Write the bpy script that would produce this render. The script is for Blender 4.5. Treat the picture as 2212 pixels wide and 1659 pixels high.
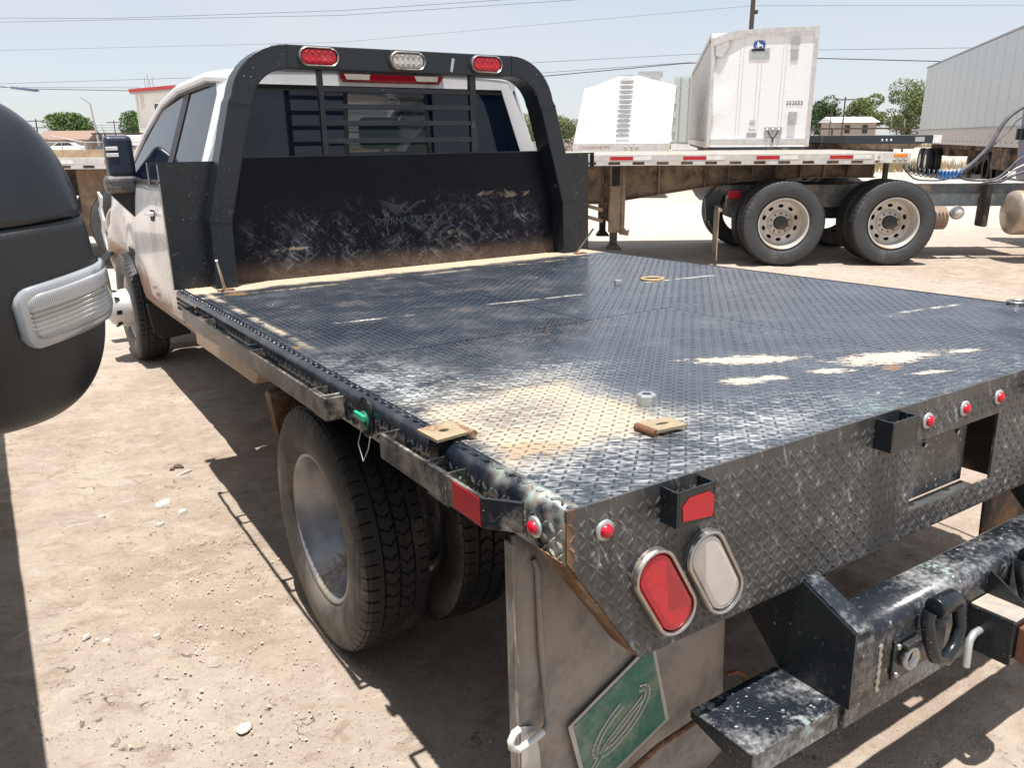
import bpy, bmesh, math, random
import numpy as np
from mathutils import Vector, Matrix, Euler
random.seed(7); rng = np.random.default_rng(7)
PI = math.pi; R = math.radians
for o in list(bpy.data.objects): bpy.data.objects.remove(o, do_unlink=True)
S = bpy.context.scene; COL = S.collection

# ------------------------------------------------------------------ camera
cam = bpy.data.objects.new('camera', bpy.data.cameras.new('camera')); COL.objects.link(cam)
cam.data.sensor_width = 36.0; cam.data.lens = 1742.37 / 2212 * 36; cam.data.clip_start = .05; cam.data.clip_end = 4000
yw, pt, rl = -.5747, -.2967, -.0069
fw = Vector((-math.sin(yw) * math.cos(pt), math.cos(yw) * math.cos(pt), math.sin(pt)))
rt = Vector((math.cos(yw), math.sin(yw), 0)); up = rt.cross(fw)
r2 = rt * math.cos(rl) + up * math.sin(rl); u2 = -rt * math.sin(rl) + up * math.cos(rl)
cam.matrix_world = Matrix(((r2.x, u2.x, -fw.x, -1.8818), (r2.y, u2.y, -fw.y, -.9106), (r2.z, u2.z, -fw.z, 1.5813), (0, 0, 0, 1)))
S.camera = cam
S.view_settings.view_transform = 'Standard'; S.view_settings.look = 'None'
S.view_settings.exposure = 0.62; S.view_settings.gamma = 1.0; S.view_settings.use_curve_mapping = False

# ------------------------------------------------------------------ sun and sky
SUNV = Vector((-.078, -.115, .92)).normalized()          # towards the sun
sl = bpy.data.lights.new('sun', 'SUN'); sl.energy = 5.0; sl.angle = R(.55); sl.color = (1, .965, .925)
sun = bpy.data.objects.new('sun', sl); COL.objects.link(sun)
sun.rotation_euler = SUNV.to_track_quat('Z', 'Y').to_euler()
W = bpy.data.worlds.new('World'); S.world = W; W.use_nodes = True
nt = W.node_tree; nt.nodes.clear()
def wn(t, **k):
    n = nt.nodes.new(t)
    for a, b in k.items(): setattr(n, a, b)
    return n
sky = wn('ShaderNodeTexSky', sky_type='NISHITA', sun_disc=False)
sky.sun_elevation = math.asin(SUNV.z); sky.sun_rotation = math.atan2(SUNV.x, SUNV.y)
sky.air_density = 1.0; sky.dust_density = 1.0; sky.ozone_density = 1.0; sky.altitude = 900
tc = wn('ShaderNodeTexCoord'); mp = wn('ShaderNodeMapping'); mp.inputs['Scale'].default_value = (1, 1, 2.6)
cn = wn('ShaderNodeTexNoise'); cn.inputs['Scale'].default_value = 2.1; cn.inputs['Detail'].default_value = 5; cn.inputs['Roughness'].default_value = .52; cn.inputs['Distortion'].default_value = .4
cr = wn('ShaderNodeMapRange'); cr.inputs['From Min'].default_value = .36; cr.inputs['From Max'].default_value = .68; cr.inputs['To Min'].default_value = .66; cr.inputs['To Max'].default_value = .97
mx = wn('ShaderNodeMix', data_type='RGBA')
mx.inputs[7].default_value = (4.9, 5.1, 5.45, 1)
bg = wn('ShaderNodeBackground'); bg.inputs['Strength'].default_value = .1; wo = wn('ShaderNodeOutputWorld')
L = nt.links.new
L(tc.outputs['Generated'], mp.inputs[0]); L(mp.outputs[0], cn.inputs['Vector']); L(cn.outputs[0], cr.inputs[0])
L(cr.outputs[0], mx.inputs[0]); L(sky.outputs[0], mx.inputs[6]); L(mx.outputs[2], bg.inputs[0]); L(bg.outputs[0], wo.inputs[0])

# ------------------------------------------------------------------ material helpers
class NB:
    """small node builder: every method returns a socket"""
    def __init__(s, name):
        s.m = bpy.data.materials.new(name); s.m.use_nodes = True; s.t = s.m.node_tree
        s.b = s.t.nodes['Principled BSDF']; s.co = s.t.nodes.new('ShaderNodeTexCoord').outputs['Object']
        s.sep = None
    def n(s, t, **k):
        x = s.t.nodes.new(t)
        for a, b in k.items(): setattr(x, a, b)
        return x
    def put(s, sock, v):
        if isinstance(v, bpy.types.NodeSocket): s.t.links.new(v, sock)
        elif isinstance(v, (tuple, list)) and len(v) == 3 and sock.type == 'RGBA': sock.default_value = (*v, 1)
        else: sock.default_value = v
    def math(s, op, a, b=None, c=None, clamp=False):
        x = s.n('ShaderNodeMath', operation=op, use_clamp=clamp); s.put(x.inputs[0], a)
        if b is not None: s.put(x.inputs[1], b)
        if c is not None: s.put(x.inputs[2], c)
        return x.outputs[0]
    def xyz(s):
        if s.sep is None:
            x = s.n('ShaderNodeSeparateXYZ'); s.put(x.inputs[0], s.co); s.sep = x.outputs
        return s.sep
    def scale(s, sc, rot=(0, 0, 0), co=None):
        q = co or s.co
        if any(rot): r_ = s.n('ShaderNodeMapping'); s.put(r_.inputs[0], q); r_.inputs['Rotation'].default_value = rot; q = r_.outputs[0]
        x = s.n('ShaderNodeMapping'); s.put(x.inputs[0], q); x.inputs['Scale'].default_value = sc
        return x.outputs[0]
    def noise(s, sc, det=4, rough=.55, vec=None, dist=0.):
        x = s.n('ShaderNodeTexNoise'); s.put(x.inputs['Vector'], vec or s.co); x.inputs['Scale'].default_value = sc
        x.inputs['Detail'].default_value = det; x.inputs['Roughness'].default_value = rough; x.inputs['Distortion'].default_value = dist
        return x.outputs[0]
    def vor(s, sc, vec=None, feat='F1', out='Distance'):
        x = s.n('ShaderNodeTexVoronoi', feature=feat); s.put(x.inputs['Vector'], vec or s.co); x.inputs['Scale'].default_value = sc
        return x.outputs[out]
    def ramp(s, v, a, b, lo=0., hi=1.):
        x = s.n('ShaderNodeMapRange', interpolation_type='SMOOTHSTEP'); s.put(x.inputs[0], v)
        for i, q in enumerate((a, b, lo, hi)): s.put(x.inputs[i + 1], q)
        return x.outputs[0]
    def mix(s, f, a, b):
        x = s.n('ShaderNodeMix', data_type='RGBA'); s.put(x.inputs[0], f); s.put(x.inputs[6], a); s.put(x.inputs[7], b)
        return x.outputs[2]
    def mul(s, a, b): return s.math('MULTIPLY', a, b)
    def add(s, a, b): return s.math('ADD', a, b)
    def blob(s, cx, cy, rx, ry, rot=0., nz=None, amt=.35, soft=.25, ax=(0, 1)):
        """soft ellipse mask in two object axes with a noisy rim"""
        X, Y = s.xyz()[ax[0]], s.xyz()[ax[1]]
        dx = s.math('SUBTRACT', X, cx); dy = s.math('SUBTRACT', Y, cy); c, sn = math.cos(rot), math.sin(rot)
        u = s.add(s.mul(dx, c / rx), s.mul(dy, sn / rx)); v = s.add(s.mul(dx, -sn / ry), s.mul(dy, c / ry))
        d = s.math('SQRT', s.add(s.mul(u, u), s.mul(v, v)))
        if nz is not None: d = s.add(d, s.mul(s.math('SUBTRACT', nz, .5), amt * 4))
        return s.ramp(d, 1 + soft, 1 - soft)
    def rect(s, x0, x1, y0, y1, soft=.02, nz=None, amt=.0, ax=(0, 1)):
        X, Y = s.xyz()[ax[0]], s.xyz()[ax[1]]
        if nz is not None:
            o = s.mul(s.math('SUBTRACT', nz, .5), amt * 2); X = s.add(X, o); Y = s.add(Y, o)
        a = s.mul(s.ramp(X, x0 - soft, x0 + soft), s.ramp(X, x1 + soft, x1 - soft))
        return s.mul(a, s.mul(s.ramp(Y, y0 - soft, y0 + soft), s.ramp(Y, y1 + soft, y1 - soft)))
    def bump(s, h, dist=.002, st=1.):
        x = s.n('ShaderNodeBump'); x.inputs['Strength'].default_value = st; x.inputs['Distance'].default_value = dist; s.put(x.inputs['Height'], h)
        s.t.links.new(x.outputs[0], s.b.inputs['Normal'])
    def fin(s, col=None, rough=None, metal=None, spec=None):
        if col is not None: s.put(s.b.inputs['Base Color'], col)
        if rough is not None: s.put(s.b.inputs['Roughness'], rough)
        if metal is not None: s.put(s.b.inputs['Metallic'], metal)
        if spec is not None: s.put(s.b.inputs['Specular IOR Level'], spec)
        return s.m

DUST = (.46, .36, .25)
def mat(name, col, rough=.5, metal=0., dust=.0, dcol=DUST, dsc=3., var=.12, scratch=0., spk=0., bump=0., bsc=60., rust=0., coat=0., low=None):
    """general worn surface: base colour with mottling, dust, scratches, specks, rust"""
    b = NB(name); n1 = b.noise(dsc, 6, .62); n2 = b.noise(bsc, 4, .6)
    c = b.mix(b.ramp(b.noise(dsc * 4, 4), .3, .7), tuple(x * (1 - var) for x in col), tuple(min(1, x * (1 + var)) for x in col))
    rg = b.ramp(n2, .2, .8, max(.04, rough * .8), min(1, rough * 1.15))
    if rust:
        r = b.ramp(b.add(n1, b.mul(n2, .3)), .85 - rust * .3, .92 - rust * .3); c = b.mix(r, c, b.mix(n2, (.08, .028, .010), (.24, .11, .045)))
        rg = b.add(b.mul(r, .35), rg)
    if dust:
        d = b.ramp(b.add(n1, b.mul(n2, .35)), .95 - dust * .6, 1.15 - dust * .45)
        if low:  # more dust towards the bottom: z of half coverage, range
            d = b.math('MAXIMUM', d, b.mul(b.ramp(b.add(b.xyz()[2], b.mul(b.math('SUBTRACT', n1, .5), low[1])), low[0] + low[1] / 2, low[0] - low[1] / 2), low[2]))
        c = b.mix(d, c, dcol); rg = b.math('MAXIMUM', rg, b.mul(d, .85))
    if scratch:
        v = b.scale((2, 30, 9), (.3, .5, .7)); s1 = b.ramp(b.noise(5, 3, .6, v, 1.2), .66, .70)
        v2 = b.scale((26, 3, 14), (.9, .2, 2.1)); s2 = b.ramp(b.noise(4, 3, .6, v2, .9), .67, .70)
        sc = b.mul(b.math('MAXIMUM', s1, s2), scratch); c = b.mix(sc, c, (.30, .30, .30))
    if spk:
        v = b.add(b.vor(38, b.scale((1, 1.7, 1), (.3, .2, .5))), b.mul(b.math('SUBTRACT', b.noise(110, 3), .5), .30)); k = b.ramp(v, .11 + .03 * spk, .08 + .02 * spk); k = b.mul(k, b.ramp(b.noise(9, 3), .60 - .10 * spk, .66 - .10 * spk))
        k2 = b.mul(b.ramp(b.add(b.vor(95), b.mul(b.math('SUBTRACT', b.noise(60, 2), .5), .3)), .10, .05), b.ramp(b.noise(5, 3), .50, .62)); k3 = b.mul(b.ramp(b.add(b.noise(7, 6, .7), b.mul(n2, .25)), .80 - .075 * spk, .88 - .07 * spk), .6); k = b.math('MAXIMUM', k, b.math('MAXIMUM', k2, k3)); c = b.mix(k, c, b.mix(b.ramp(n1, .48, .56), (.42, .43, .42), (.36, .50, .44)))
    if bump: b.bump(n2, bump)
    if coat: b.b.inputs['Coat Weight'].default_value = coat; b.b.inputs['Coat Roughness'].default_value = .08
    return b.fin(c, rg, metal)
def glassy(name, col, rough=.08, alpha=.35):
    b = NB(name); b.b.inputs['Alpha'].default_value = alpha
    n = b.ramp(b.noise(6, 5), .55, .8); return b.fin(b.mix(b.mul(n, .03), col, (.3, .27, .22)), b.ramp(n, 0, 1, rough, rough + .1), 0, .45)

# ------------------------------------------------------------------ mesh helpers
class MB:
    def __init__(s): s.v = []; s.f = []; s.sm = []
    def add(s, vs, fs, smooth=False):
        k = len(s.v); s.v += [tuple(x) for x in vs]; s.f += [tuple(i + k for i in f) for f in fs]; s.sm += [smooth] * len(fs); return s
    def box(s, x0, x1, y0, y1, z0, z1):
        v = [(x, y, z) for z in (z0, z1) for y in (y0, y1) for x in (x0, x1)]
        return s.add(v, [(0, 2, 3, 1), (4, 5, 7, 6), (0, 1, 5, 4), (2, 6, 7, 3), (0, 4, 6, 2), (1, 3, 7, 5)])
    def obox(s, c, sz, rot=(0, 0, 0)):
        m = Euler(rot).to_matrix(); c = Vector(c); k = MB(); a, b, d = sz[0] / 2, sz[1] / 2, sz[2] / 2; k.box(-a, a, -b, b, -d, d)
        return s.add([c + m @ Vector(v) for v in k.v], k.f)
    def bar(s, a, b, w, h, upv=(0, 0, 1)):
        a, b = Vector(a), Vector(b); d = (b - a).normalized(); u = Vector(upv); sd = d.cross(u)
        if sd.length < 1e-4: sd = d.cross(Vector((1, 0, 0)))
        sd.normalize(); u = sd.cross(d)
        v = [p + sd * i * w / 2 + u * j * h / 2 for p in (a, b) for i, j in ((-1, -1), (1, -1), (1, 1), (-1, 1))]
        return s.add(v, [(0, 1, 2, 3), (7, 6, 5, 4), (0, 4, 5, 1), (1, 5, 6, 2), (2, 6, 7, 3), (3, 7, 4, 0)])
    def prism(s, pts, lo, hi, ax=1):
        """2-D outline (counter-clockwise or not) extruded along axis ax"""
        n = len(pts)
        def P(p, h): return (h, p[0], p[1]) if ax == 0 else (p[0], h, p[1]) if ax == 1 else (p[0], p[1], h)
        v = [P(p, lo) for p in pts] + [P(p, hi) for p in pts]
        return s.add(v, [tuple(range(n)), tuple(range(2 * n - 1, n - 1, -1))] + [(i, i + n, (i + 1) % n + n, (i + 1) % n) for i in range(n)])
    def tube(s, pts, r, n=8, caps=True):
        pts = [Vector(p) for p in pts]; rr = r if isinstance(r, (list, tuple)) else [r] * len(pts); vs = []; fs = []; prev = None
        for i, p in enumerate(pts):
            d = (pts[min(i + 1, len(pts) - 1)] - pts[max(i - 1, 0)]).normalized()
            if prev is None: a = d.orthogonal().normalized()
            else: a = (prev - d * prev.dot(d)).normalized()
            prev = a; b = d.cross(a)
            for k in range(n): t = 2 * PI * k / n; vs.append(p + (a * math.cos(t) + b * math.sin(t)) * rr[i])
        for i in range(len(pts) - 1):
            for k in range(n): fs.append((i * n + k, i * n + (k + 1) % n, (i + 1) * n + (k + 1) % n, (i + 1) * n + k))
        s.add(vs, fs, True)
        if caps: s.add([vs[k] for k in range(n)], [tuple(range(n - 1, -1, -1))]); s.add(vs[-n:], [tuple(range(n))])
        return s
    def lathe(s, prof, c=(0, 0, 0), ax=0, n=48, smooth=True, close=False):
        """prof: (axial, radius) pairs turned about axis ax"""
        vs = []; m = len(prof)
        for k in range(n):
            t = 2 * PI * k / n; C, D = math.cos(t), math.sin(t)
            for a, r in prof:
                q = (a, r * C, r * D) if ax == 0 else (r * D, a, r * C) if ax == 1 else (r * C, r * D, a)
                vs.append((q[0] + c[0], q[1] + c[1], q[2] + c[2]))
        fs = [(k * m + i, ((k + 1) % n) * m + i, ((k + 1) % n) * m + i + 1, k * m + i + 1) for k in range(n) for i in range(m - 1)]
        return s.add(vs, fs, smooth)
    def sphere(s, c, r, nu=12, nv=8, sc=(1, 1, 1)):
        vs = []; fs = []
        for j in range(nv + 1):
            t = PI * j / nv
            for i in range(nu): q = 2 * PI * i / nu; vs.append((c[0] + r * sc[0] * math.sin(t) * math.cos(q), c[1] + r * sc[1] * math.sin(t) * math.sin(q), c[2] + r * sc[2] * math.cos(t)))
        for j in range(nv):
            for i in range(nu): fs.append((j * nu + i, (j + 1) * nu + i, (j + 1) * nu + (i + 1) % nu, j * nu + (i + 1) % nu))
        return s.add(vs, fs, True)
    def grid(s, P, smooth=True):
        """P: 2-D array of points"""
        a, b = len(P), len(P[0]); return s.add([q for r in P for q in r], [(i * b + j, (i + 1) * b + j, (i + 1) * b + j + 1, i * b + j + 1) for i in range(a - 1) for j in range(b - 1)], smooth)
    def xf(s, M): s.v = [tuple(M @ Vector(v)) for v in s.v]; return s
    def text(s, txt, size, M, depth=.002, sx=1.):
        cu = bpy.data.curves.new('t', 'FONT'); cu.body = txt; cu.size = size; cu.extrude = depth; cu.align_x = 'CENTER'; cu.resolution_u = 2
        o = bpy.data.objects.new('t', cu); COL.objects.link(o); me = bpy.data.meshes.new_from_object(o.evaluated_get(bpy.context.evaluated_depsgraph_get()))
        s.add([M @ Vector((v.co.x * sx, v.co.y, v.co.z)) for v in me.vertices], [tuple(p.vertices) for p in me.polygons])
        bpy.data.objects.remove(o); bpy.data.meshes.remove(me); bpy.data.curves.remove(cu); return s
    def build(s, name, m, parent=None, bevel=0., seg=2, sub=0, solid=0., fix=True):
        me = bpy.data.meshes.new(name); me.from_pydata(s.v, [], s.f)
        if any(s.sm): me.polygons.foreach_set('use_smooth', s.sm)
        if fix:
            bm = bmesh.new(); bm.from_mesh(me); bmesh.ops.recalc_face_normals(bm, faces=bm.faces); bm.to_mesh(me); bm.free()
        me.materials.append(m); me.update()
        o = bpy.data.objects.new(name, me); COL.objects.link(o)
        if parent is not None: o.parent = parent
        if solid: d = o.modifiers.new('s', 'SOLIDIFY'); d.thickness = solid; d.offset = 0
        if bevel: d = o.modifiers.new('b', 'BEVEL'); d.width = bevel; d.segments = seg; d.limit_method = 'ANGLE'; d.angle_limit = R(35)
        if sub: d = o.modifiers.new('u', 'SUBSURF'); d.levels = sub; d.render_levels = sub
        return o
def tag(o, label=None, cat=None, group=None, kind=None):
    for k, v in (('label', label), ('category', cat), ('group', group), ('kind', kind)):
        if v: o[k] = v
    return o
def empty(name, loc=(0, 0, 0), rz=0., label=None, cat=None, group=None):
    o = bpy.data.objects.new(name, None); COL.objects.link(o); o.location = loc; o.rotation_euler = (0, 0, rz); o.empty_display_size = .2
    return tag(o, label, cat, group)
def oval(cx, cz, hw, hh, n=8):
    """stadium outline; long axis along the larger half size"""
    r = min(hw, hh); p = []
    for k in range(4 * n):
        t = 2 * PI * (k + .5) / (4 * n); c, s_ = math.cos(t), math.sin(t)
        p.append((cx + r * c + (hw - r) * (1 if c > 0 else -1), cz + r * s_ + (hh - r) * (1 if s_ > 0 else -1)))
    return p

# ------------------------------------------------------------------ materials
M = {}
BLK = (.013, .016, .020)
M['blk'] = mat('black_paint', (.009, .012, .016), .30, dust=.20, scratch=.25, spk=.25, bump=.0006, bsc=90)
M['rack'] = mat('rack_paint', (.010, .014, .019), .36, dust=.06, spk=.08, bump=.0006, bsc=120, scratch=.08)
M['bumper'] = mat('bumper_paint', (.014, .018, .024), .26, dust=.52, scratch=.4, spk=1.1, bump=.0005, bsc=70, dcol=(.34, .34, .34))
M['rail'] = mat('rail_paint', (.014, .016, .02), .38, dust=.55, dsc=7, scratch=.8, rust=.25, spk=.5, dcol=(.27, .24, .20), bump=.0008)
M['chas'] = mat('chassis_dirt', (.035, .03, .027), .8, dust=.6, rust=.6, dcol=(.26, .17, .11), bump=.004, bsc=25)
M['rubber'] = mat('tyre_rubber', (.016, .016, .017), .62, dust=.30, dsc=7, dcol=(.12, .10, .08), bump=.0008, bsc=120)
M['semiwall'] = mat('semi_sidewall', (.045, .048, .052), .6, dust=.35, dsc=4, dcol=(.13, .12, .11), bump=.0006, bsc=90)
M['sidewall'] = mat('tyre_sidewall', (.045, .043, .040), .65, dust=.6, dsc=4, dcol=(.16, .14, .12), bump=.0006, bsc=140)
M['white'] = mat('white_body_paint', (.80, .80, .81), .15, var=.02, dust=.08, dcol=(.50, .38, .26), coat=.6)
M['chrome'] = mat('stainless', (.50, .48, .45), .32, .9, dust=.55, dcol=(.42, .36, .29))
M['black_plastic'] = mat('black_plastic', (.018, .018, .02), .55, dust=.2, spk=.15, bump=.0005, bsc=260)
M['dark'] = mat('dark_void', (.008, .008, .009), .8)
M['tint'] = glassy('tinted_glass', (.003, .007, .018), .04, .93)
M['tint2'] = glassy('slider_glass', (.008, .022, .022), .04, .62)
M['seat'] = mat('seat_fabric', (.05, .048, .045), .9)
M['red_lens'] = mat('red_lens', (.50, .004, .020), .3, dust=.28, dsc=14, dcol=(.50, .09, .11), coat=.3)
M['deepred'] = mat('deep_red_lens', (.22, .004, .010), .12, coat=.8)
M['clear_lens'] = mat('clear_lens', (.50, .48, .45), .15, dust=.6, dcol=(.55, .50, .43), coat=1.)
M['reflect_w'] = mat('white_reflector', (.72, .72, .70), .35, dust=.3)
M['rusty'] = mat('rusty_steel', (.14, .06, .03), .8, rust=.8, dust=.5, bump=.001, bsc=120)
M['steel'] = mat('bare_steel', (.42, .41, .39), .35, .9, dust=.4)
M['galv'] = mat('galvanised', (.48, .50, .50), .42, .6, dust=.3)
M['alu'] = mat('aluminium_dusty', (.60, .59, .57), .45, .35, dust=.5, dcol=(.52, .46, .38))
M['brownbeam'] = mat('dusty_beam', (.075, .06, .05), .8, dust=.75, dsc=4, dcol=(.26, .19, .13), bump=.003, bsc=30)
M['flap'] = mat('mud_flap_rubber', (.20, .19, .18), .7, dust=.8, dsc=6, dcol=(.33, .295, .26), scratch=.5, bump=.0008, rust=.05)
M['green'] = mat('green_print', (.045, .17, .13), .6, dust=.55, dcol=(.22, .27, .20), scratch=.7, dsc=9)
M['greenp'] = mat('green_plastic', (.02, .42, .24), .4, dust=.2)
M['teal'] = mat('blue_plastic', (.01, .30, .55), .4, dust=.2)
M['printw'] = mat('pale_print', (.46, .45, .42), .7, dust=.4)
M['vanwhite'] = mat('trailer_white', (.78, .78, .78), .38, var=.03, dust=.22, dcol=(.62, .58, .52))
M['purewhite'] = mat('hopper_white', (.88, .88, .87), .4, var=.02)
M['greyside'] = mat('trailer_grey_side', (.50, .52, .53), .35, var=.05, dust=.3)
M['greyskirt'] = mat('trailer_skirt', (.47, .45, .44), .5, var=.05, dust=.5)
M['contain'] = mat('container_grey', (.50, .54, .51), .55, dust=.3)
M['blackfb'] = mat('black_steel_rail', (.02, .03, .04), .45, dust=.35)
M['wood'] = mat('deck_wood', (.40, .29, .17), .75, dust=.5, var=.25)
M['blue'] = mat('blue_cab_paint', (.01, .018, .12), .2, coat=.7)
M['bluehose'] = mat('blue_hose', (.02, .18, .50), .35)
M['hose'] = mat('grey_hose', (.10, .10, .11), .6, dust=.4)
M['tankalu'] = mat('tank_alu', (.42, .36, .30), .38, .5, dust=.6)
M['orange'] = mat('orange_lens', (.80, .22, .01), .3)
M['redtape'] = mat('red_tape', (.44, .008, .018), .35, dust=.15)
M['treelow'] = mat('bark', (.09, .065, .045), .9)
M['stone'] = mat('pale_stone', (.50, .455, .39), .85, bump=.003, bsc=50)
M['tan_wall'] = mat('tan_siding', (.34, .29, .24), .8)
M['roof_white'] = mat('white_metal_roof', (.80, .80, .78), .4)
M['roof_brown'] = mat('brown_shingle', (.26, .17, .13), .85)
M['wallwhite'] = mat('white_render', (.74, .72, .68), .75, dust=.35)
M['redtrim'] = mat('red_trim', (.45, .02, .02), .5)
M['pole'] = mat('wood_pole', (.075, .055, .045), .9)
M['wire'] = mat('wire_dark', (.03, .03, .035), .6)
M['fencepipe'] = mat('rusty_pipe', (.07, .045, .035), .8, dust=.2)
M['ltgrey'] = mat('light_grey_metal', (.38, .38, .38), .5, .3)
M['carblue'] = mat('car_blue', (.05, .08, .13), .2, coat=.5)
M['carglass'] = mat('car_glass', (.02, .025, .03), .08)
M['debris'] = mat('scrap_pile', (.22, .17, .12), .85, .2, dust=.4, rust=.4)
M['drygrass'] = mat('dry_grass_stems', (.42, .34, .20), .9)
M['darkpaint'] = mat('dark_pickup_paint', (.02, .022, .026), .2, coat=.6)
M['decalblue'] = mat('blue_badge', (.03, .09, .28), .4)
M['print'] = mat('black_print', (.015, .015, .015), .5)
M['redprint'] = mat('maroon_print', (.25, .03, .05), .5)
M['rung'] = mat('rung_grey', (.34, .34, .34), .5)

# ---- diamond plate deck paint with its stains
def deck_mat(name, lug=False):
    b = NB(name); X, Y, Z = b.xyz()[0], b.xyz()[1], b.xyz()[2]
    nA = b.noise(7, 8, .68); nB = b.noise(60, 5, .6); nC = b.noise(2.2, 5, .6)
    streak = b.noise(30, 4, .65, b.scale((1, 4.5, 1), (0, 0, R(33))), .8)
    c = b.mix(b.ramp(nC, .35, .7), (.022, .028, .038), (.040, .047, .058))
    # thin dust film everywhere, its blue-grey lightened to imitate sky sheen
    film = b.mul(b.ramp(b.add(nA, b.mul(nB, .3)), .58, 1.0), .40)
    c = b.mix(film, c, (.20, .21, .225))
    W_ = (.40, .41, .40); T_ = (.47, .375, .255)
    # chalky paint band along the left edge and rear corner
    ch = b.math('MAXIMUM', b.blob(-1.0, .62, .17, .62, .16, nA, .30, .6), b.mul(b.blob(-.80, .14, .42, .15, 0, nA, .3, .5), .95))
    ch = b.math('MAXIMUM', ch, b.mul(b.blob(-.72, .72, .20, .13, 0, nA, .25, .6), .8))
    ch = b.mul(ch, b.ramp(b.add(streak, b.mul(nA, .6)), .72 if not lug else .88, .98 if not lug else 1.1)); ch = b.mul(ch, .35 if lug else 1.); c = b.mix(ch, c, W_)
    # rear edge scuffs
    re = b.mul(b.ramp(Y, .42, .05), b.ramp(b.add(streak, b.mul(nC, .4)), .76, .88)); c = b.mix(b.mul(re, .6), c, b.mix(b.ramp(nC, .50, .62), (.40, .41, .40), (.26, .37, .32)))
    # sprinkled white scuffs all over
    sp = b.mul(b.ramp(b.vor(16, b.scale((1, 2.2, 1), (0, 0, R(33)))), .10, .04), b.ramp(nA, .55, .62)); c = b.mix(b.mul(sp, .8), c, (.50, .50, .50))
    sp2 = b.mul(b.ramp(b.vor(55), .10, .05), b.ramp(nC, .48, .6)); c = b.mix(b.mul(sp2, .7), c, (.55, .53, .5))
    # dried mud patch
    mud = b.rect(-1.12, -.735, .235, .62, .035, nA, .10); core = b.blob(-.95, .47, .13, .11, .4, nA, .3, .5)
    halo = b.mul(b.rect(-1.16, -.66, .18, .74, .06, nA, .16), b.ramp(b.add(streak, b.mul(nA, .3)), .52, .72)); c = b.mix(b.mul(halo, .25 if lug else .75), c, (.42, .39, .34))
    k = b.mul(mud, b.math('SUBTRACT', 1., b.mul(core, .62 if not lug else .5)))
    if lug: k = b.mul(k, b.ramp(nB, .42, .75, .10, .75))
    mc = b.mix(b.ramp(nB, .3, .7), T_, (.38, .30, .215)); mc = b.mix(b.mul(b.math('MAXIMUM', b.blob(-1.06, .26, .09, .05, -.4, nB, .3), b.blob(-.93, .66, .06, .025, .4, nA, .3)), .6), mc, b.mix(nB, (.34, .21, .09), (.20, .11, .05)))
    c = b.mix(k, c, mc)
    film2 = k
    # other mud and bare patches
    for (cx, cy, rx, ry, rot, am) in ((-.20, .50, .13, .042, -.55, .34), (.12, .275, .17, .05, -.3, .34), (-.37, .36, .05, .03, -.5, .35), (-.29, .33, .035, .02, -.5, .3), (-.13, .29, .05, .02, -.5, .35), (.33, .20, .05, .015, -.3, .4), (.05, .13, .05, .012, -.3, .4)):
        k = b.blob(cx, cy, rx, ry, rot, b.add(b.mul(nA, .45), b.mul(streak, .55)), am * 4.2, .12); c = b.mix(b.mul(k, b.ramp(b.add(nB, nA), .80, 1.05, .55, .95)), c, b.mix(b.ramp(nB, .4, .6), (.45, .42, .36), (.48, .39, .29))); film2 = b.math('MAXIMUM', film2, k)
    c = b.mix(b.mul(b.blob(.02, .207, .04, .016, 0, nA, 1.6, .2), .85), c, b.mix(nB, (.30, .15, .05), (.13, .06, .03)))
    c = b.mix(b.mul(b.blob(-1.133, 1.433, .018, .035, 0, nA, 1.4, .2), .8), c, b.mix(nB, (.36, .20, .07), (.16, .08, .04))); c = b.mix(b.mul(b.blob(-.99, 2.66, .035, .045, 0, nA, 1.4, .2), .8), c, b.mix(nB, (.34, .20, .08), (.15, .08, .04)))
    # dust drift at the bulkhead
    dr = b.ramp(b.add(Y, b.mul(b.math('SUBTRACT', nA, .5), .22)), 2.70, 2.80); c = b.mix(b.mul(dr, .93), c, b.mix(nB, T_, (.42, .34, .24)))
    l1 = b.mul(b.ramp(b.math('ABSOLUTE', b.math('SUBTRACT', Y, b.add(2.60, b.mul(nC, .05)))), .03, .008), b.ramp(nA, .44, .6)); c = b.mix(b.mul(l1, .6), c, T_)
    # dust line along the left, weld lines across
    l2 = b.mul(b.ramp(b.math('ABSOLUTE', b.add(X, 1.10)), .022, .006), b.mul(b.ramp(Y, 1.3, 1.6), b.ramp(nA, .40, .55))); c = b.mix(b.mul(l2, .7), c, (.55, .47, .34))
    for y0, x0, x1 in ((1.73, -.9, -.62), (1.70, -.30, .12), (1.72, .5, .9), (.62, .72, 1.0)):
        l = b.mul(b.ramp(b.math('ABSOLUTE', b.math('SUBTRACT', Y, b.add(y0, b.mul(b.math('SUBTRACT', X, x0), -.14)))), .016, .004), b.mul(b.rect(x0, x1, 0, 3, .03), b.ramp(nA, .42, .55))); c = b.mix(b.mul(l, .75), c, (.60, .56, .48))
    r2_ = b.mul(b.blob(-.35, 1.95, .8, .45, 0, nC, .3, .5), b.ramp(b.add(nA, b.mul(nB, .5)), .86, .92)); c = b.mix(b.mul(r2_, .6), c, (.17, .10, .07))
    r3_ = b.mul(b.blob(-.45, 1.12, .3, .12, 0, nC, .3, .5), b.ramp(nB, .55, .62)); c = b.mix(b.mul(r3_, .3), c, (.30, .19, .13))
    rough = b.math('MAXIMUM', b.ramp(nA, .3, .75, .15, .28), b.mul(b.math('MAXIMUM', film2, b.math('MAXIMUM', b.mul(ch, .8), dr)), .85))
    b.bump(b.add(b.mul(nB, .5), nA), .0007); return b.fin(c, rough, 0., .9)
M['deck'] = deck_mat('deck_paint'); M['deckl'] = deck_mat('deck_paint_on_lugs', True)
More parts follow.
